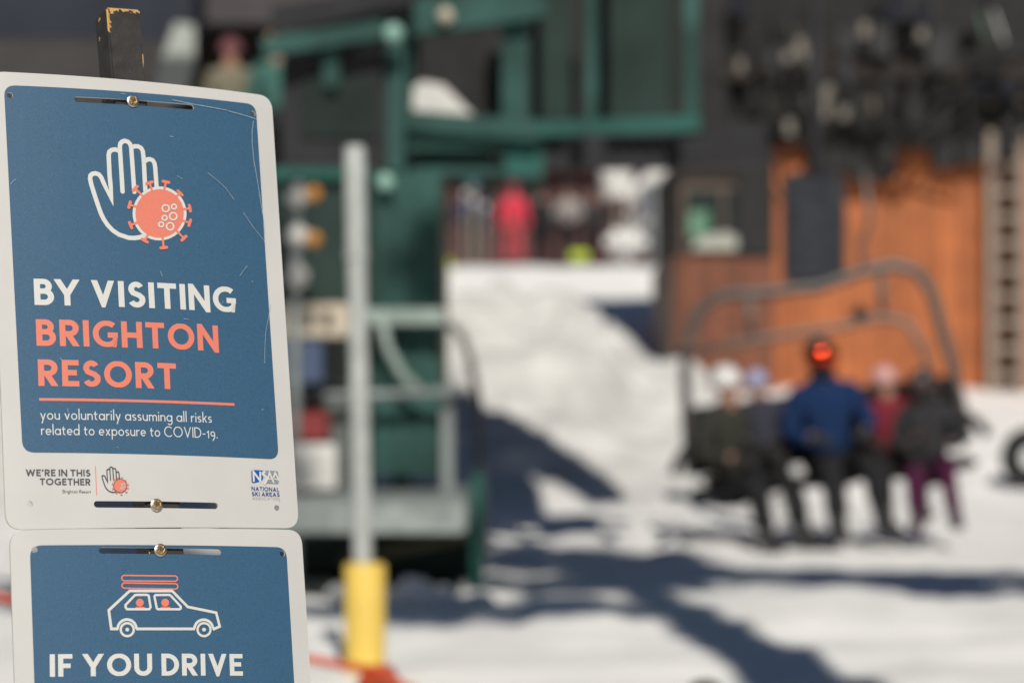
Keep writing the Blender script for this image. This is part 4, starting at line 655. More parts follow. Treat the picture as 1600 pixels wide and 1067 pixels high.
# white motor cowl
cw = MB(); c4 = [at(x, y, DT+.1) for x, y in ((646, 186), (744, 188), (694, 138), (662, 132), (648, 140))]
cw.prism([(v.x, v.z) for v in c4], DT-.05, DT+.6); part(cw, 'motor_cowl', white_paint, t)
part(MB().ball(at(696, 26, DT-.2), .05), 'bulb', cream, t, True)
# hood and edge bar above the frame: unseen, shaped to cast the mound's shadow
hd = MB(); hd.prism([(-3.0, 5.1), (.95, 5.1), (.95, 6.6), (.15, 8.6), (-.5, 9.6), (-3.0, 9.6)], DT-.1, DT+1.2); part(MB().bar((1.65, DT+.4, 6.1), (.15, DT+.4, 9.7), .5, .32), 'shadow_bar', green, t); part(hd, 'shadow_hood', green, t)
for x in (-1.0, -.7): part(MB().box((x, DT+1.0, 2.3), (.12, .12, 4.6)), 'mast', green, t)
# drive machinery
DM = 29.55
t = thing('drive_housing', 'black upper housing with round tan rimmed wheels above the orange cabin', 'housing', (4, DM, 4))
part(bx(MB(), 1062, -160, 1900, 172, DM+.5, .3), 'machine_casing', black, t)
part(bx(MB(), 1050, 165, 1900, 205, DM+.1, .25), 'track_beam', black, t)
for x0, y0, x1, y1 in ((1052, 205, 1100, 262), (1100, 205, 1150, 274), (1150, 205, 1212, 262), (1212, 205, 1262, 226), (1262, 205, 1330, 268), (1328, 205, 1402, 280), (1402, 205, 1458, 232), (1458, 205, 1502, 262)):
    part(bx(MB(), x0+1, y0-4, x1-1, y1, DM+.15+.03*((x0//10) % 4), .3, bev=.01), 'hanging_bracket', black, t)
ck = MB(); q = [at(x, y, DM+.2) for x, y in ((1500, 205), (1503, 258), (1560, 246), (1610, 222), (1700, 200), (1900, 190), (1900, 160), (1500, 160))]
ck.prism([(v.x, v.z) for v in q], DM+.2, DM+.45); part(ck, 'curved_skirt', black, t)
for x, y in ((1108, 168), (1220, 150), (1300, 150), (1362, 164), (1470, 112), (1532, 120), (1150, 60), (1245, 40), (1400, 40), (1620, 110)):
    c = at(x, y, DM-.05); prof = [(.17, .09), (.29, .1), (.34, .07), (.35, 0), (.34, -.07), (.29, -.1), (.17, -.09)]
    ty = part(MB().lathe(prof, c, 28, 'Y'), 'tyre', rubber, t, True)
    part(MB().lathe([(.11, .04), (.115, -.085), (.09, -.095), (.06, -.07), (.04, -.1)], c, 20, 'Y'), 'rim', rim_m, ty, 'auto')
for x, y, h_ in ((1370, 165, 22), (1300, 150, 40), (1468, 112, 46)): part(bx(MB(), x-9, y-h_/2, x+9, y+h_/2, DM-.22, .03), 'tan_plate', mat('tan_plate', (.13, .11, .08), .7), t)
rq = random.Random(12)
for k in range(34):
    x = rq.uniform(1085, 1590); y = rq.uniform(-20, 215); w_ = rq.uniform(14, 60); h_ = rq.uniform(14, 70); dd = DM-.12-.012*k
    c = rq.choice(((.014, .014, .015), (.05, .05, .052), (.024, .024, .026), (.018, .02, .028)))
    part(bx(MB(), x-w_/2, y-h_/2, x+w_/2, y+h_/2, dd, .1, bev=.015), 'machine_panel', mat('housing_%d' % (c[0]*1000), c, .6, spec=.12), t)
for k in range(13):
    x = rq.uniform(1090, 1590); y = rq.uniform(60, 210)-(x-1200)*.12; dd = DM-.6
    part(bx(MB(), x-rq.uniform(4, 8), y-rq.uniform(5, 16), x+rq.uniform(4, 8), y+rq.uniform(5, 16), dd, .05, bev=.01), 'pale_highlight', mat('pale_highlight', (.20, .18, .15), .6), t)  # pale chips added as small highlights on the dark housing
for k in range(5):
    x = rq.uniform(1100, 1500); part(MB().tube([at(x, 80, DM-.3), at(x+rq.uniform(-30, 30), 190, DM-.35), at(x+rq.uniform(20, 90), 225, DM-.3), at(x+rq.uniform(80, 140), 120, DM-.3)], .04, 8), 'hose', rubber, t, True)
pp = MB(); pp.bar(at(1548, 8, DM-.2), at(1568, 66, DM-.2), .07, .02); part(pp, 'white_plate', white_paint, t)
pp = MB(); pp.bar(at(1530, 22, DM-.19), at(1540, 58, DM-.19), .07, .02); part(pp, 'green_plate', mat('pale_green', (.12, .26, .17), .5), t)

# ---------------------------------------------------------------- cabin with ladder
DC = 30.0
t = thing('wooden_cabin', 'orange stained board cabin with dark eaves behind the chairlift', 'cabin', (5, DC, 1))
part(bx(MB(), 1213, 195, 2300, 640, DC, 6), 'wall', orange_wood, t)
part(bx(MB(), 1052, 400, 1211, 660, DC-.5, 4.4), 'annex_wall', brown_wood, t)
part(bx(MB(), 1056, 250, 1211, 398, DC-.3, 4), 'upper_annex', darkwood, t)
wd = part(bx(MB(), 1064, 288, 1204, 396, DC-.4, .08), 'window_frame', mat('grey_brown_frame', (.14, .10, .08), .6), t)
part(bx(MB(), 1072, 296, 1128, 390, DC-.42, .04), 'window_pane', glass, wd); part(bx(MB(), 1134, 296, 1196, 390, DC-.42, .04), 'window_pane', glass, wd)
part(bx(MB(), 1152, 262, 1209, 404, DC-.5, .06), 'dark_shutter', black, t)
part(bx(MB(), 1200, 118, 1216, 640, DC-.05, .1), 'corner_board', orange_wood, t)
part(bx(MB(), 1557, 200, 1590, 640, DC-.04, .06), 'ladder_shade_strip', mat('ladder_shade_brown', (.07, .035, .022), .7, var=.3), t)  # dark strip added behind the rungs, shade put into its colour
rf = MB(); a = at(1030, 130, DC); b = at(2320, 130, DC); rf.prism([(DC-.7, a.z-.05), (DC-.7, a.z+.15), (DC+6.4, a.z+2.6), (DC+6.4, a.z+2.2)], a.x, b.x, 'X'); part(rf, 'roof', darkwood, t)
gl = MB(); bx(gl, 1076, 330, 1108, 372, DC-.46, .03, bev=.008); part(gl, 'green_reflection', mat('pale_green', (.12, .26, .17), .5), wd)  # green patch painted as a reflection in the glass
gl = MB(); q = [at(x, y, DC-.47) for x, y in ((1080, 390), (1180, 390), (1172, 376), (1130, 362), (1090, 372))]; gl.prism([(v.x, v.z) for v in q], DC-.47, DC-.43); part(gl, 'pale_reflection', mat('reflection_pale', (.42, .43, .38), .8), wd)  # pale patch drawn as a reflection low on the panes
q = at(1572, 612, DC-.35); t = thing('ladder', 'tall pale metal ladder standing against the orange cabin wall', 'ladder', (q.x, q.y, ground_z(q.x, q.y)))
beige = mat('weathered_aluminium', (.33, .27, .22), .5, .2, var=.15, scale=6)
for x in (1549, 1598): part(bx(MB(), x-7, 150, x+7, 625, DC-.35, .06), 'rail', beige, t)
for k in range(9): part(MB().tube([at(1556, 258+k*41, DC-.32), at(1591, 258+k*41, DC-.32)], .045, 8), 'rung', beige, t, True)

# ---------------------------------------------------------------- lodge behind the notice board
t = thing('lodge_building', 'grey lodge with deep navy porch roof behind the wooden post', 'lodge', (-4, 25, 0))
part(bx(MB(), -900, 40, 262, 620, 24.6, 3), 'wall', lodge_m, t)
part(bx(MB(), 262, 0, 640, 600, 25.2, 2.4), 'doorway_recess', darkwood, t)
rf = MB(); a = at(-900, 62, 22.0); b = at(300, 62, 22.0); rf.prism([(22.0, a.z), (22.0, a.z+.55), (25.6, a.z+2.3), (25.6, a.z+.9)], a.x, b.x, 'X'); part(rf, 'porch_roof', navy, t)
part(bx(MB(), 300, -140, 660, 36, 23.0, .3), 'upper_fascia', mat('plum_fascia', (.062, .055, .06), .7), t)
part(bx(MB(), 320, -160, 700, 0, 23.4, 2), 'upper_wall', navy, t)
part(bx(MB(), 470, 0, 484, 60, 22.9, .1), 'fascia_trim', mat('mauve_trim', (.12, .08, .075), .7), t)
part(bx(MB(), 268, 330, 660, 352, 22.6, 2.4), 'balcony_floor', darkwood, t)
for px in (280, 640): part(bx(MB(), px, 352, px+14, 800, 22.7, .14), 'balcony_post', darkwood, t)
q = [at(x, y, 22.0) for x, y in ((276, 38), (306, 42), (306, 100), (290, 160), (246, 160), (250, 108), (262, 76))]
bn = MB(); bn.prism([(v.x, v.z) for v in q], 21.9, 21.96); tag(bn.build('canvas_banner', mat('canvas', (.40, .43, .40), .8, var=.15, scale=4)), 'slanting pale canvas hanging at the end of the navy porch roof', 'canvas')

# ---------------------------------------------------------------- trees
def spruce_mesh(h, r, seed, dens=1.0, z0=.12):
    rng = random.Random(seed); tr = MB(); tr.tube([(0, 0, -.3), (.03, 0, h*.5), (0, 0, h*.97)], [h*.018+.03, h*.011+.02, .01], 8)
    cr = MB(); z = h*z0
    while z < h*.98:
        f = 1-z/h; L = r*(f**.85)*rng.uniform(.75, 1.1)+.12; nb = int(7+5*f)
        for b in range(nb):
            a = rng.uniform(0, 6.283); l = L*rng.uniform(.6, 1.1); droop = rng.uniform(.15, .5)
            n = max(3, int(l/.16*dens))
            for k in range(n):
                s_ = (k+.6)/n; d = l*s_; px, py = math.cos(a)*d, math.sin(a)*d; pz = z-d*droop+.25*d*d/max(l, .1)*.4
                w_ = .17*(1.15-s_*.6)*(1+.3*rng.random())
                for q in range(2):
                    e1 = Vector((rng.gauss(0, 1), rng.gauss(0, 1), rng.gauss(0, .5))).normalized()*w_; e2 = Vector((math.cos(a), math.sin(a), -droop+rng.gauss(0, .35))).normalized()*w_*1.2
                    c = Vector((px, py, pz))+Vector((rng.gauss(0, .05), rng.gauss(0, .05), rng.gauss(0, .04)))
                    cr.add([c-e1*.6, c+e2, c+e1*.6, c-e2*.7], [[0, 1, 2, 3]])
        z += .26*(.6+.4*f)*h/8
    return tr, cr
kinds = []
for k, (h_, r_, z0_) in enumerate(((11, 1.9, .12), (13, 2.2, .12), (9.5, 1.0, .27))):
    tr, cr = spruce_mesh(h_, r_, 20+k, 1.0, z0_)
    o1 = tr.build('trunk', bark, fixn=False, smooth=True); o2 = cr.build('crown', needle, fixn=False)
    kinds.append((o1.data, o2.data)); bpy.data.objects.remove(o1); bpy.data.objects.remove(o2)
def tree(k, x, y, s, rz, label, group='dark spruces behind the lift', name='spruce_tree'):
    t = thing(name, label, 'tree', (x, y, ground_z(x, y)-.1), group); t.scale = (s, s, s); t.rotation_euler.z = rz
    for nm, d in zip(('trunk', 'crown'), kinds[k]):
        o = bpy.data.objects.new(nm, d); col.objects.link(o); o.parent = t
    return t
rng = random.Random(5)
spots = [(x, rng.uniform(62, 74)) for x in [-16, -13.2, -10.5, -8, -5.6, -3.4, -1.2, .9, 3, 5.2, 7.4, 9.8, 12.2, 14.8, 17.5, 20.5]]+[(x, rng.uniform(78, 92)) for x in [-19, -15, -11, -7.4, -4, -1, 2, 5, 8, 11.3, 15, 19, 23, 27]]
for i, (x, y) in enumerate(spots):
    tree(i % 2, x+rng.uniform(-.5, .5), y, rng.uniform(1.0, 1.4), rng.uniform(0, 6), 'dark spruce in the band of forest on the slope above the far building', 'forest spruces on the slope')

# pines and the lift tower beside and behind the camera, whose shadows lie on the snow
def pine(label, sx, sy, hcrown0, hcrown1, rad, dist, seed, trunk=.17, n=1500, gap=.5, ncl=24, limb=()):
    # the crown's shadow falls round (sx, sy): stand the tree up-sun of it
    hm = (hcrown0+hcrown1)/2; k = hm/math.tan(SUN_EL); hx_, hy_ = math.sin(SUN_AZ), -math.cos(SUN_AZ)
    bx_, by_ = sx+hx_*k, sy+hy_*k; rng = random.Random(seed)
    t = thing('pine_tree', label, 'tree', (bx_, by_, ground_z(bx_, by_)), 'pines behind the camera')
    part(MB().tube([(bx_, by_, -.3), (bx_+.05, by_, hm*.6), (bx_, by_, hcrown1)], [trunk, trunk*.85, .05], 12), 'trunk', bark, t, True)
    cr = MB(); cl = []
    for i in range(ncl):
        z = rng.uniform(hcrown0, hcrown1); f = math.sin(math.pi*min(.98, max(.12, (z-hcrown0)/(hcrown1-hcrown0)*.85+.1)))
        a = rng.uniform(0, 6.283); d = rad*f*rng.uniform(.3, 1); cl.append((Vector((bx_+math.cos(a)*d, by_+math.sin(a)*d, z)), rng.uniform(.22, .42)*gap/.5))
        cr.tube([(bx_, by_, z-.2), cl[-1][0]], [.04, .015], 5)
    for i in range(n):
        c, q = cl[i % len(cl)]; o = Vector((rng.gauss(0, 1), rng.gauss(0, 1), rng.gauss(0, .7)))*q*.48
        e1 = Vector((rng.gauss(0, 1), rng.gauss(0, 1), rng.gauss(0, 1))).normalized()*.15; e2 = Vector((rng.gauss(0, 1), rng.gauss(0, 1), rng.gauss(0, 1))).normalized()*.15
        cr.add([c+o-e1, c+o+e2, c+o+e1, c+o-e2], [[0, 1, 2, 3]])
    for zl, ll, dy in limb:              # long limbs reaching sideways
        al = abs(ll); end = Vector((bx_-ll, by_+dy, zl+.25)); cr.tube([(bx_, by_, zl-.2), (bx_-ll*.5, by_+dy*.4, zl+.05), end], [.09, .06, .02], 6)
        tw = [(rng.uniform(.1, 1.05), rng.gauss(0, .2), rng.gauss(0, .16)) for _ in range(int(9*al))]
        for i in range(int(430*al)):
            f, oy, oz_ = tw[i % len(tw)]; o = Vector((bx_-ll*f, by_+dy*f*f+oy*(1.1-f*.5), zl+.2*f+oz_*(1.1-f*.5)))+Vector((rng.gauss(0, .11), rng.gauss(0, .09), rng.gauss(0, .07)))
            e1 = Vector((rng.gauss(0, 1), rng.gauss(0, 1), rng.gauss(0, 1))).normalized()*.12; e2 = Vector((rng.gauss(0, 1), rng.gauss(0, 1), rng.gauss(0, 1))).normalized()*.12
            cr.add([o-e1, o+e2, o+e1, o-e2], [[0, 1, 2, 3]])
    part(cr, 'crown', needle, t)
pine('tall bare trunked pine casting its shadow towards the chairlift', .50, 14.7, 10.0, 13.4, .85, 0, 3, trunk=.30, n=2500, ncl=17, limb=((9.35, 2.0, .1), (11.6, -1.5, -.3), (11.2, -2.9, -1.6), (12.2, 1.0, .3)))
pine('unseen tall pine added to shade the snow behind the notice boards', -2.35, 15.6, 11, 16.5, 1.0, 0, 8, trunk=.12, n=3400)  # out-of-view tree put in to darken the ground at left
# lift tower to the right
k = 10.2/math.tan(SUN_EL); bx_, by_ = 3.5+math.sin(SUN_AZ)*k, 13.9-math.cos(SUN_AZ)*k
t = thing('lift_tower', 'green steel chairlift tower with cross arm and sheave wheels', 'lift tower', (bx_, by_, ground_z(bx_, by_)))
part(MB().tube([(bx_, by_, -.2), (bx_, by_, 10.2)], [.26, .2], 20), 'shaft', green, t, True)
part(MB().bar((bx_-2.9, by_+.5, 10.5), (bx_+2.9, by_-.4, 10.1), .34, .34), 'cross_arm', green, t)
for x in (-2.5, 2.5):
    part(MB().bar((bx_+x, by_-1.1, 10.75), (bx_+x, by_+1.1, 10.75), .12, .3), 'sheave_beam', greysteel, t)
    for k in range(4): part(MB().lathe([(.22, -.05), (.25, 0), (.22, .05)], (bx_+x, by_-.9+.6*k, 10.95), 18, 'X'), 'sheave', rubber, t, True)

# ---------------------------------------------------------------- people
def skin_mesh(name, V, E_, rad, m, parent, lv=1):
    me = bpy.data.meshes.new(name); me.from_pydata([tuple(v) for v in V], E_, [])
    o = bpy.data.objects.new(name, me); col.objects.link(o)
    sk = o.modifiers.new('s', 'SKIN'); sk.use_smooth_shade = True; sk.branch_smoothing = .3
    for i, d in enumerate(me.skin_vertices[0].data):
        r_ = rad[i]; d.radius = r_ if isinstance(r_, tuple) else (r_, r_); d.use_root = (i == 0)
    ss = o.modifiers.new('u', 'SUBSURF'); ss.levels = lv; ss.render_levels = lv
    dg = bpy.context.evaluated_depsgraph_get(); nm = bpy.data.meshes.new_from_object(o.evaluated_get(dg))
    o.modifiers.clear(); o.data = nm; nm.name = name
    nm.materials.clear(); nm.materials.append(m); nm.polygons.foreach_set('use_smooth', [True]*len(nm.polygons))
    if name in ('jacket', 'trousers', 'sleeve'):
        sd_ = random.random()*50
        for v in nm.vertices: v.co += v.normal*(.016*noise.noise(v.co*9+Vector((sd_, 0, 0)))+.010*noise.noise(v.co*22+Vector((0, sd_, 0))))
    o.parent = parent; return o
class Sk:
    def __init__(s): s.V = []; s.E = []; s.R = []
    def p(s, v, r_, par=None):
        s.V.append(Vector(v)); s.R.append(r_)
        if par is not None: s.E.append((par, len(s.V)-1))
        return len(s.V)-1
def person(label, M, pose='sit', size=1.0, jacket=(.1, .1, .1), trousers=(.022, .022, .024), helmet=(.05, .05, .05), goggles=None, glove=(.03, .03, .03), boots=(.03, .03, .032), arms='lap', turn=0, lean=0, group=None, hat='helmet', lv=1, sleeves=None, gaiter=False):
    t = thing('person', label, 'person', group=group); t.matrix_world = M @ Matrix.Scale(size, 4)
    hip = Vector((0, 0, .10)) if pose == 'sit' else Vector((0, 0, .92))
    J = {}
    J['pel'] = hip; J['waist'] = hip+Vector((0, .03, .17)); J['chest'] = hip+Vector((lean*.5, .02, .38)); J['neck'] = hip+Vector((lean*.8, -.01, .53)); 
    J['head'] = hip+Vector((lean, -.03, .68))
    for s_ in (-1, 1):
        J['sh', s_] = J['chest']+Vector((s_*.185, 0, .09))
        if arms == 'lap': J['el', s_] = J['sh', s_]+Vector((s_*.09, -.05, -.27)); J['wr', s_] = J['el', s_]+Vector((-s_*.10, -.23, -.02))
        elif arms == 'down': J['el', s_] = J['sh', s_]+Vector((s_*.07, .03, -.28)); J['wr', s_] = J['el', s_]+Vector((s_*.02, -.09, -.24))
        else: J['el', s_] = J['sh', s_]+Vector((s_*.16, -.04, -.22)); J['wr', s_] = J['el', s_]+Vector((s_*.12, -.16, .10))
        J['hip', s_] = hip+Vector((s_*.10, 0, -.04))
        if pose == 'sit': J['kn', s_] = hip+Vector((s_*.13, -.44, .0)); J['an', s_] = J['kn', s_]+Vector((s_*.02, -.06, -.42))
        else: J['kn', s_] = Vector((s_*.12, -.03, .49)); J['an', s_] = Vector((s_*.13, .01, .09))
        J['toe', s_] = J['an', s_]+Vector((s_*.03, -.17, -.055))
    RH = Matrix.Rotation(R(turn), 3, 'Z'); hd = J['head']
    def H(x, y, z): return hd+RH @ Vector((x, y, z))
    b = Sk(); i0 = b.p(J['pel'], (.13, .10)); i1 = b.p(J['waist'], (.125, .09), i0); i2 = b.p(J['chest'], (.15, .10), i1); i3 = b.p(J['neck'], .055, i2)
    i4 = b.p(H(0, .0, -.06), (.066, .075), i3); i5 = b.p(H(0, .008, .02), (.076, .092), i4); b.p(H(0, .01, .09), (.06, .07), i5)
    b.p(H(0, -.10, -.01), .014, i5); b.p(H(0, -.075, -.075), .03, i4)
    for s_ in (-1, 1): b.p(H(s_*.083, .02, 0), .016, i5)
    hands = {}
    for s_ in (-1, 1):
        a = b.p(J['sh', s_], .06, i2); e = b.p(J['el', s_], .045, a); w_ = b.p(J['wr', s_], (.03, .024), e)
        d = (J['wr', s_]-J['el', s_]).normalized(); side = d.cross(Vector((0, 0, 1))); side = side.normalized() if side.length > .1 else Vector((1, 0, 0)); nrm = side.cross(d)
        pm_ = J['wr', s_]+d*.06; hands[s_] = (pm_, d, side, nrm)
        ip = b.p(pm_, (.04, .018), w_)
        for k in range(4):
            q = pm_+side*(.027-.018*k)+d*.035; ln = (.042, .048, .044, .034)[k]
            f1 = b.p(q, .0085, ip); f2 = b.p(q+d*ln-nrm*.012, .008, f1); b.p(q+d*ln*1.5-nrm*.036, .007, f2)
        th = pm_+side*(.045)*(-s_ if False else 1)-d*.015
        f1 = b.p(th, .010, ip); b.p(th+d*.04+side*.012-nrm*.014, .008, f1)
        h_ = b.p(J['hip', s_], .085, i0); k_ = b.p(J['kn', s_], .055, h_); a_ = b.p(J['an', s_], .04, k_); b.p(J['toe', s_], (.04, .028), a_)
    body = skin_mesh('body', b.V, b.E, b.R, skin_m, t, lv)
    key = '_%d_%d_%d' % tuple(int(c*1000) for c in jacket)
    j = Sk(); i0 = j.p(J['pel']+Vector((0, 0, .0)), (.175, .14)); i1 = j.p(J['waist'], (.165, .13), i0); i2 = j.p(J['chest'], (.185, .135), i1); i3 = j.p(J['neck']+Vector((0, 0, .0)), .092, i2); j.p(J['neck']+Vector((0, -.01, .055)), .088, i3)
    for s_ in (-1, 1):
        a = j.p(J['sh', s_], .088, i2); e = j.p(J['el', s_], .07, a); j.p(J['wr', s_]-(J['wr', s_]-J['el', s_]).normalized()*.01, .05, e)
    skin_mesh('jacket', j.V, j.E, j.R, cloth('jacket'+key, jacket), t, lv)
    if sleeves:
        for s_ in (-1, 1):
            q = Sk(); a = q.p(J['sh', s_]+Vector((s_*.02, 0, .0)), .10); e = q.p(J['el', s_], .083, a); q.p(J['wr', s_], .058, e)
            skin_mesh('sleeve', q.V, q.E, q.R, cloth('sleeve_%d' % (sleeves[0]*1000), sleeves), t, lv)
    if gaiter: MB().ball(H(0, -.012, -.075), .09, 16, (.95, 1.05, .85)).build('neck_gaiter', mat('gaiter', (.03, .03, .032), .9, spec=.1), t, True)
    q = Sk(); i0 = q.p(J['pel'], (.155, .125))
    for s_ in (-1, 1):
        h_ = q.p(J['hip', s_], .108, i0); k_ = q.p(J['kn', s_], .08, h_); q.p(J['an', s_]+Vector((0, 0, .06)), .075, k_)
    skin_mesh('trousers', q.V, q.E, q.R, cloth('trousers_%d_%d' % (trousers[0]*1000, trousers[1]*1000), trousers), t, lv)
    bm_ = mat('boots_%d' % (boots[0]*1000), boots, .5)
    for s_ in (-1, 1):
        q = Sk(); a = q.p(J['an', s_]+Vector((0, .01, .14)), .066); c = q.p(J['an', s_], .068, a); q.p(J['toe', s_]+Vector((0, -.02, .012)), (.056, .048), c)
        skin_mesh('boot', q.V, q.E, q.R, bm_, t, lv)
        pm_, d, side, nrm = hands[s_]; q = Sk(); w_ = q.p(pm_-d*.075, .042); ip = q.p(pm_, (.05, .03), w_)
        for k in range(4):
            z = pm_+side*(.033-.022*k)+d*.04; ln = (.045, .052, .048, .036)[k]
            f1 = q.p(z, .0135, ip); f2 = q.p(z+d*ln-nrm*.013, .0125, f1); q.p(z+d*ln*1.5-nrm*.038, .011, f2)
        th = pm_+side*.054-d*.012; f1 = q.p(th, .0155, ip); q.p(th+d*.045+side*.014-nrm*.016, .013, f1)
        skin_mesh('glove', q.V, q.E, q.R, mat('glove_%d' % (glove[0]*1000), glove, .7), t, lv)
    hm = MB(); n = 20
    for i in range(9):
        ph = math.pi/2*i/8*1.18
        for k in range(n):
            a = 2*math.pi*k/n; rr = math.sin(min(ph, 1.75)); zz = math.cos(ph)
            hm.v.append(H(math.cos(a)*rr*.112, math.sin(a)*rr*.128+.012, .028+zz*.118))
    hm.f = [[i*n+k, i*n+(k+1) % n, (i+1)*n+(k+1) % n, (i+1)*n+k] for i in range(8) for k in range(n)]; hm.mi = [0]*len(hm.f)
    hm.build('helmet' if hat == 'helmet' else 'knit_hat', mat('headgear_%d_%d_%d' % tuple(int(c*1000) for c in helmet), helmet, .35 if hat == 'helmet' else .9), t, True, fixn=False)
    for s_ in (-1, 1): MB().ball(H(s_*.032, -.083, .018), .013, 10).build('eye', eye_m, t, True)
    MB().tube([H(x, -.0935-.012*(1-abs(x)/.03), -.052) for x in (-.028, -.014, 0, .014, .028)], .006, 6).build('mouth', mat('lips', (.40, .14, .12), .5), t, True)
    if goggles:
        gm = MB(); nn = 16
        for i in range(7):
            el = R(-24+11*i)
            for k in range(nn+1): a = R(-146+112*k/nn); gm.v.append(H(math.cos(a)*math.cos(el)*.124, math.sin(a)*math.cos(el)*.126, .004+math.sin(el)*.124))
        gm.f = [[i*(nn+1)+k, i*(nn+1)+k+1, (i+1)*(nn+1)+k+1, (i+1)*(nn+1)+k] for i in range(6) for k in range(nn)]; gm.mi = [0]*len(gm.f)
        fr = MB()
        for z, q_ in ((-.055, .114), (.085, .096)): fr.tube([H(math.cos(R(-165+150*k/14))*q_, math.sin(R(-165+150*k/14))*q_-.002, .004+z) for k in range(15)], .007, 8)
        fr.build('goggle_frame', black, t, True)
        gm.build('goggles', mat('lens_%d' % (goggles[0]*1000), goggles, .09, 1, var=.02), t, True, fixn=False)
    return t

# the chair and its riders share one rolled frame
CF = Matrix.Translation(at(1299, 743, 17.0)) @ Matrix.Rotation(R(7), 4, 'Y').inverted() @ Matrix.Rotation(R(-4), 4, 'Z')
t = thing('chairlift_chair', 'grey tubular chairlift chair carrying five riders below the tyre drive', 'chairlift chair', M=CF)
cs = mat('chair_tube', (.13, .12, .115), .45, .3, var=.15, scale=6)
bail = [(-.98, .05, .12), (-.94, .1, .75), (-.89, .12, 1.05), (-.78, .12, 1.27), (-.60, .12, 1.36), (-.3, .12, 1.335), (.1, .12, 1.33), (.4, .12, 1.40), (.62, .12, 1.42), (.78, .12, 1.36), (.87, .12, 1.18), (.93, .1, .75), (.98, .05, .12)]
MB().tube(bail, .042, 12).build('bail_frame', cs, t, True)
MB().tube([(-.98, .1, .98), (-.6, .0, 1.0), (-.2, -.02, 1.02), (.2, 0, 1.03), (.5, 0, 1.06), (.66, -.02, 1.0), (.74, -.05, .8), (.8, -.05, .45)], .028, 10).build('restraint_bar', mat('restraint_tube', (.2, .15, .13), .45, .3), t, True)
MB().tube([(-.42, .1, 1.34), (-.42, .1, 1.0)], .03, 10).build('bar_hanger', cs, t, True)
MB().tube([(.52, .1, 1.4), (.5, .05, 1.06)], .03, 10).build('bar_hanger', cs, t, True)
MB().box((.34, .0, 1.1), (.12, .1, .12), None, .03).build('bar_clamp', char, t)
st = MB(); st.box((0, .05, -.02), (2.0, .5, .07), None, .02); st.build('seat', mat('seat_pad', (.022, .022, .023), .8, spec=.1), t)
bk = MB(); bk.box((0, .33, .34), (1.96, .06, .5), Matrix.Rotation(R(-10), 3, 'X'), .02); bk.build('backrest', mat('seat_pad', (.022, .022, .023), .8, spec=.1), t)
for s_ in (-1.0, .98): MB().tube([(s_, .25, .28), (s_, -.2, .3), (s_*1.04, -.34, .26), (s_*1.1, -.36, .16)], .035, 10).build('armrest', char, t, True)
hg = MB(); hg.box((.10, .15, 1.74), (.44, .12, .80), Matrix.Rotation(R(7), 3, 'Y'), .04); hg.build('hanger_damper', mat('blue_grey_steel', (.034, .038, .048), .6, spec=.2), t)
MB().tube([(.06, .15, 1.34), (.34, .15, 3.6)], .055, 12).build('hanger_stem', char, t, True)
MB().tube([(.4, .1, 1.42), (.42, .1, 1.6), (.5, .1, 1.75), (.5, .1, 2.1)], .022, 8).build('cable_loop', cs, t, True)
MB().box((.34, .15, 3.62), (.5, .2, .16), None, .03).build('grip', char, t)
G = 'riders seated on the chairlift chair'
def on(x, z=.0, y=-.02, rz=0): return CF @ Matrix.Translation((x, y, z)) @ Matrix.Rotation(R(rz), 4, 'Z')
person('seated rider in dark olive jacket and shiny white helmet', on(-.67, -.06, -.08, 34), jacket=(.04, .041, .035), helmet=(.72, .72, .72), turn=0, size=1.0, lv=2, group=G, arms='lap')
person('small rider in lavender hat squeezed beside the white helmet rider', on(-.44, .12, .03), lv=2, size=.74, jacket=(.05, .052, .075), helmet=(.36, .38, .58), hat='knit', turn=-10, group=G)
person('tall rider in bright blue jacket with red mirrored goggles', on(.01, -.0, -.14, 12), lv=2, size=1.06, jacket=(.013, .033, .10), helmet=(.04, .04, .042), goggles=(.85, .07, .024), gaiter=True, turn=-6, group=G, arms='lap')
person('rider in red jacket and pale pink helmet beside the blue jacket', on(.45, -.03, .03, 0), lv=2, size=.82, sleeves=(.035, .034, .036), jacket=(.20, .025, .038), helmet=(.66, .36, .34), turn=15, group=G)
person('rider in black jacket with purple trousers beside the armrest', on(.70, -.10, -.06, -8), lv=2, size=.84, gaiter=True, jacket=(.04, .04, .044), trousers=(.075, .016, .05), helmet=(.05, .04, .04), turn=-30, group=G, boots=(.06, .03, .05))

# ---------------------------------------------------------------- far terrace: crowd, hut, posts
GC = 'people standing on the far snow terrace'
def stand(label, px, D, rz=0, **k):
    x = (px-800)/FPX*D; return person(label, Matrix.Translation((x, D, ground_z(x, D))) @ Matrix.Rotation(R(rz), 4, 'Z'), pose='stand', group=GC, lv=1, **k)
stand('distant skier in teal hat and navy jacket beside upright skis', 738, 49, 20, jacket=(.03, .04, .10), helmet=(.02, .25, .30), hat='knit', arms='down', size=1.12)
stand('distant skier in bright red jacket on the terrace', 803, 47.5, 170, jacket=(.72, .06, .10), helmet=(.30, .03, .06), trousers=(.5, .08, .1), arms='down')
stand('distant skier in black jacket left of the grey jacket', 845, 48.5, 30, jacket=(.035, .035, .04), arms='down')
stand('distant skier in pale grey jacket amid the dark jackets', 888, 48, -20, jacket=(.35, .33, .32), arms='lap')
stand('distant skier in charcoal jacket facing the snow heap', 925, 49, 0, jacket=(.05, .05, .055), helmet=(.12, .12, .12), arms='out')
stand('distant skier in brown jacket with white trousers by the drum', 966, 48, 15, jacket=(.16, .12, .11), trousers=(.6, .6, .6), helmet=(.3, .3, .28), arms='down', size=.95)
stand('distant skier in pale jacket beside grey pole', 1012, 49, -15, jacket=(.5, .5, .49), trousers=(.2, .2, .22), arms='down')
GB = 'people on the lodge balcony'
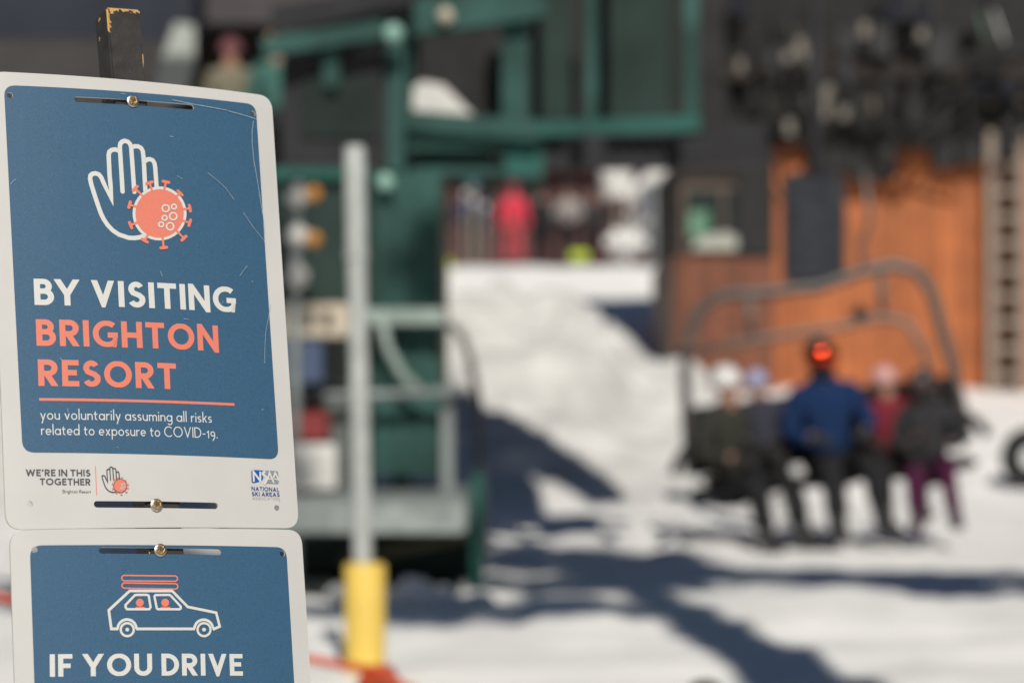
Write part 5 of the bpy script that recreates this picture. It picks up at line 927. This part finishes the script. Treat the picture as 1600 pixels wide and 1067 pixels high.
def balcony(label, px, D, **k):
    x = (px-800)/FPX*D; z = at(px, 330, 22.6).z
    return person(label, Matrix.Translation((x, D, z)), pose='stand', group=GB, **k)
balcony('person in pink hat and cream jacket on the lodge balcony', 360, 23.2, size=.98, jacket=(.20, .19, .14), helmet=(.20, .075, .09), hat='knit', arms='down')
balcony('person in tan hat and teal jacket on the lodge balcony', 432, 22.9, size=.99, jacket=(.06, .15, .13), helmet=(.50, .30, .15), hat='knit', arms='down')
t = thing('far_building', 'dark maroon boarded building beyond the terrace crowd', 'building', (1.5, 58, 3.2))
part(bx(MB(), 690, 235, 1100, 450, 58, 6), 'wall', maroon_wood, t)
rf = MB(); a = at(670, 236, 58); b = at(1120, 236, 58); rf.prism([(57, a.z-.1), (57, a.z+.25), (64, a.z+4), (64, a.z+3.6)], a.x, b.x, 'X'); part(rf, 'roof', navy, t)
for x0 in (720, 800): part(bx(MB(), x0, 262, x0+50, 320, 57.95, .08), 'window', glass, t)
part(bx(MB(), 700, 330, 1060, 344, 57.9, .1), 'trim', char, t)
# drum on post, upright skis, flags, low wall
x = at(962, 0, 47).x; t = thing('snow_drum', 'white drum shaped machine with tilted pale arm on a post beside the far skiers', 'snow machine', (x, 47, ground_z(x, 47)))
part(MB().tube([at(962, 262, 47), at(968, 308, 47)], [.33, .3], 20), 'drum', white_paint, t, 'auto')
part(MB().tube([at(985, 312, 47), at(1015, 282, 47), at(1048, 262, 47)], [.12, .17, .13], 14), 'arm', white_paint, t, 'auto')
part(MB().tube([at(965, 305, 47), at(965, 425, 47)], .06, 10), 'post', mat('tan_post', (.22, .17, .14), .6), t, True)
x = at(1020, 0, 46.6).x; t = thing('grey_pole', 'slim blue grey pole with square panel behind the white drum machine', 'pole', (x, 46.6, ground_z(x, 46.6)))
part(MB().tube([at(1022, 440, 46.6), at(1020, 285, 46.6)], .05, 10), 'shaft', greysteel, t, True)
part(bx(MB(), 1000, 292, 1040, 340, 46.8, .06), 'panel', mat('slate_panel', (.09, .10, .13), .6), t)
tag(bx(MB(), 945, 358, 1012, 398, 46.7, .5, bev=.15).build('snow_block', snow, smooth=True), 'rounded white block of snow on the terrace edge below the drum', 'snow block')
for k, (px, c, lb) in enumerate(((726, (.42, .38, .32), 'pale tan'), (742, (.5, .46, .36), 'cream'), (757, (.4, .38, .36), 'light grey'), (985, (.65, .65, .64), 'white'), (1042, (.6, .6, .58), 'off white'))):
    sk = MB(); a = at(px, 425, 46.4); b = at(px+random.uniform(-5, 5), 308+10*(k % 3), 46.4)
    sk.bar(a, b, .10, .03); n_ = (b-a).normalized(); sk.bar(b, b+n_*.12+Vector((0, .05, 0)), .085, .025); o = sk.build('upright_ski', mat('ski_'+lb.replace(' ', '_'), c, .4))
    tag(o, lb+' ski standing upright in the terrace snow', 'ski', 'skis standing on the terrace')
for px, D, hgt in ((696, 44.5, .3), (905, 46.1, .2)):
    a = at(px, 470 if px < 800 else 436, D); z = ground_z(a.x, D); fl = MB(); fl.box((a.x, D, z+hgt), (.34 if px > 800 else .22, .03, .18), None, .008); fl.tube([(a.x, D+.02, z-.1), (a.x, D+.02, z+hgt+.1)], .015, 6)
    tag(fl.build('marker_flag', lime), 'lime marker flag low on the snow %s' % ('beside the green booth' if px < 800 else 'before the far crowd'), 'flag')
xr = at(1612, 725, 23).x; gz = ground_z(xr, 23); t = thing('snow_tube', 'black ring shaped tube standing upright at the edge of the snow lane', 'tube', (xr, 23, gz))
part(MB().tube([(xr+.2*math.cos(a/14*math.pi), 23+.03*math.sin(a/14*math.pi), gz+.29+.2*math.sin(a/14*math.pi)) for a in range(28)], .10, 12, closed=True), 'ring', rubber, t, True)
part(MB().tube([(xr-.3, 22.98, gz+.30), (xr-.32, 22.9, gz+.36), (xr-.29, 22.93, gz+.44)], .014, 8), 'grab_strap', white_paint, t, True)
bpy.context.view_layer.update()
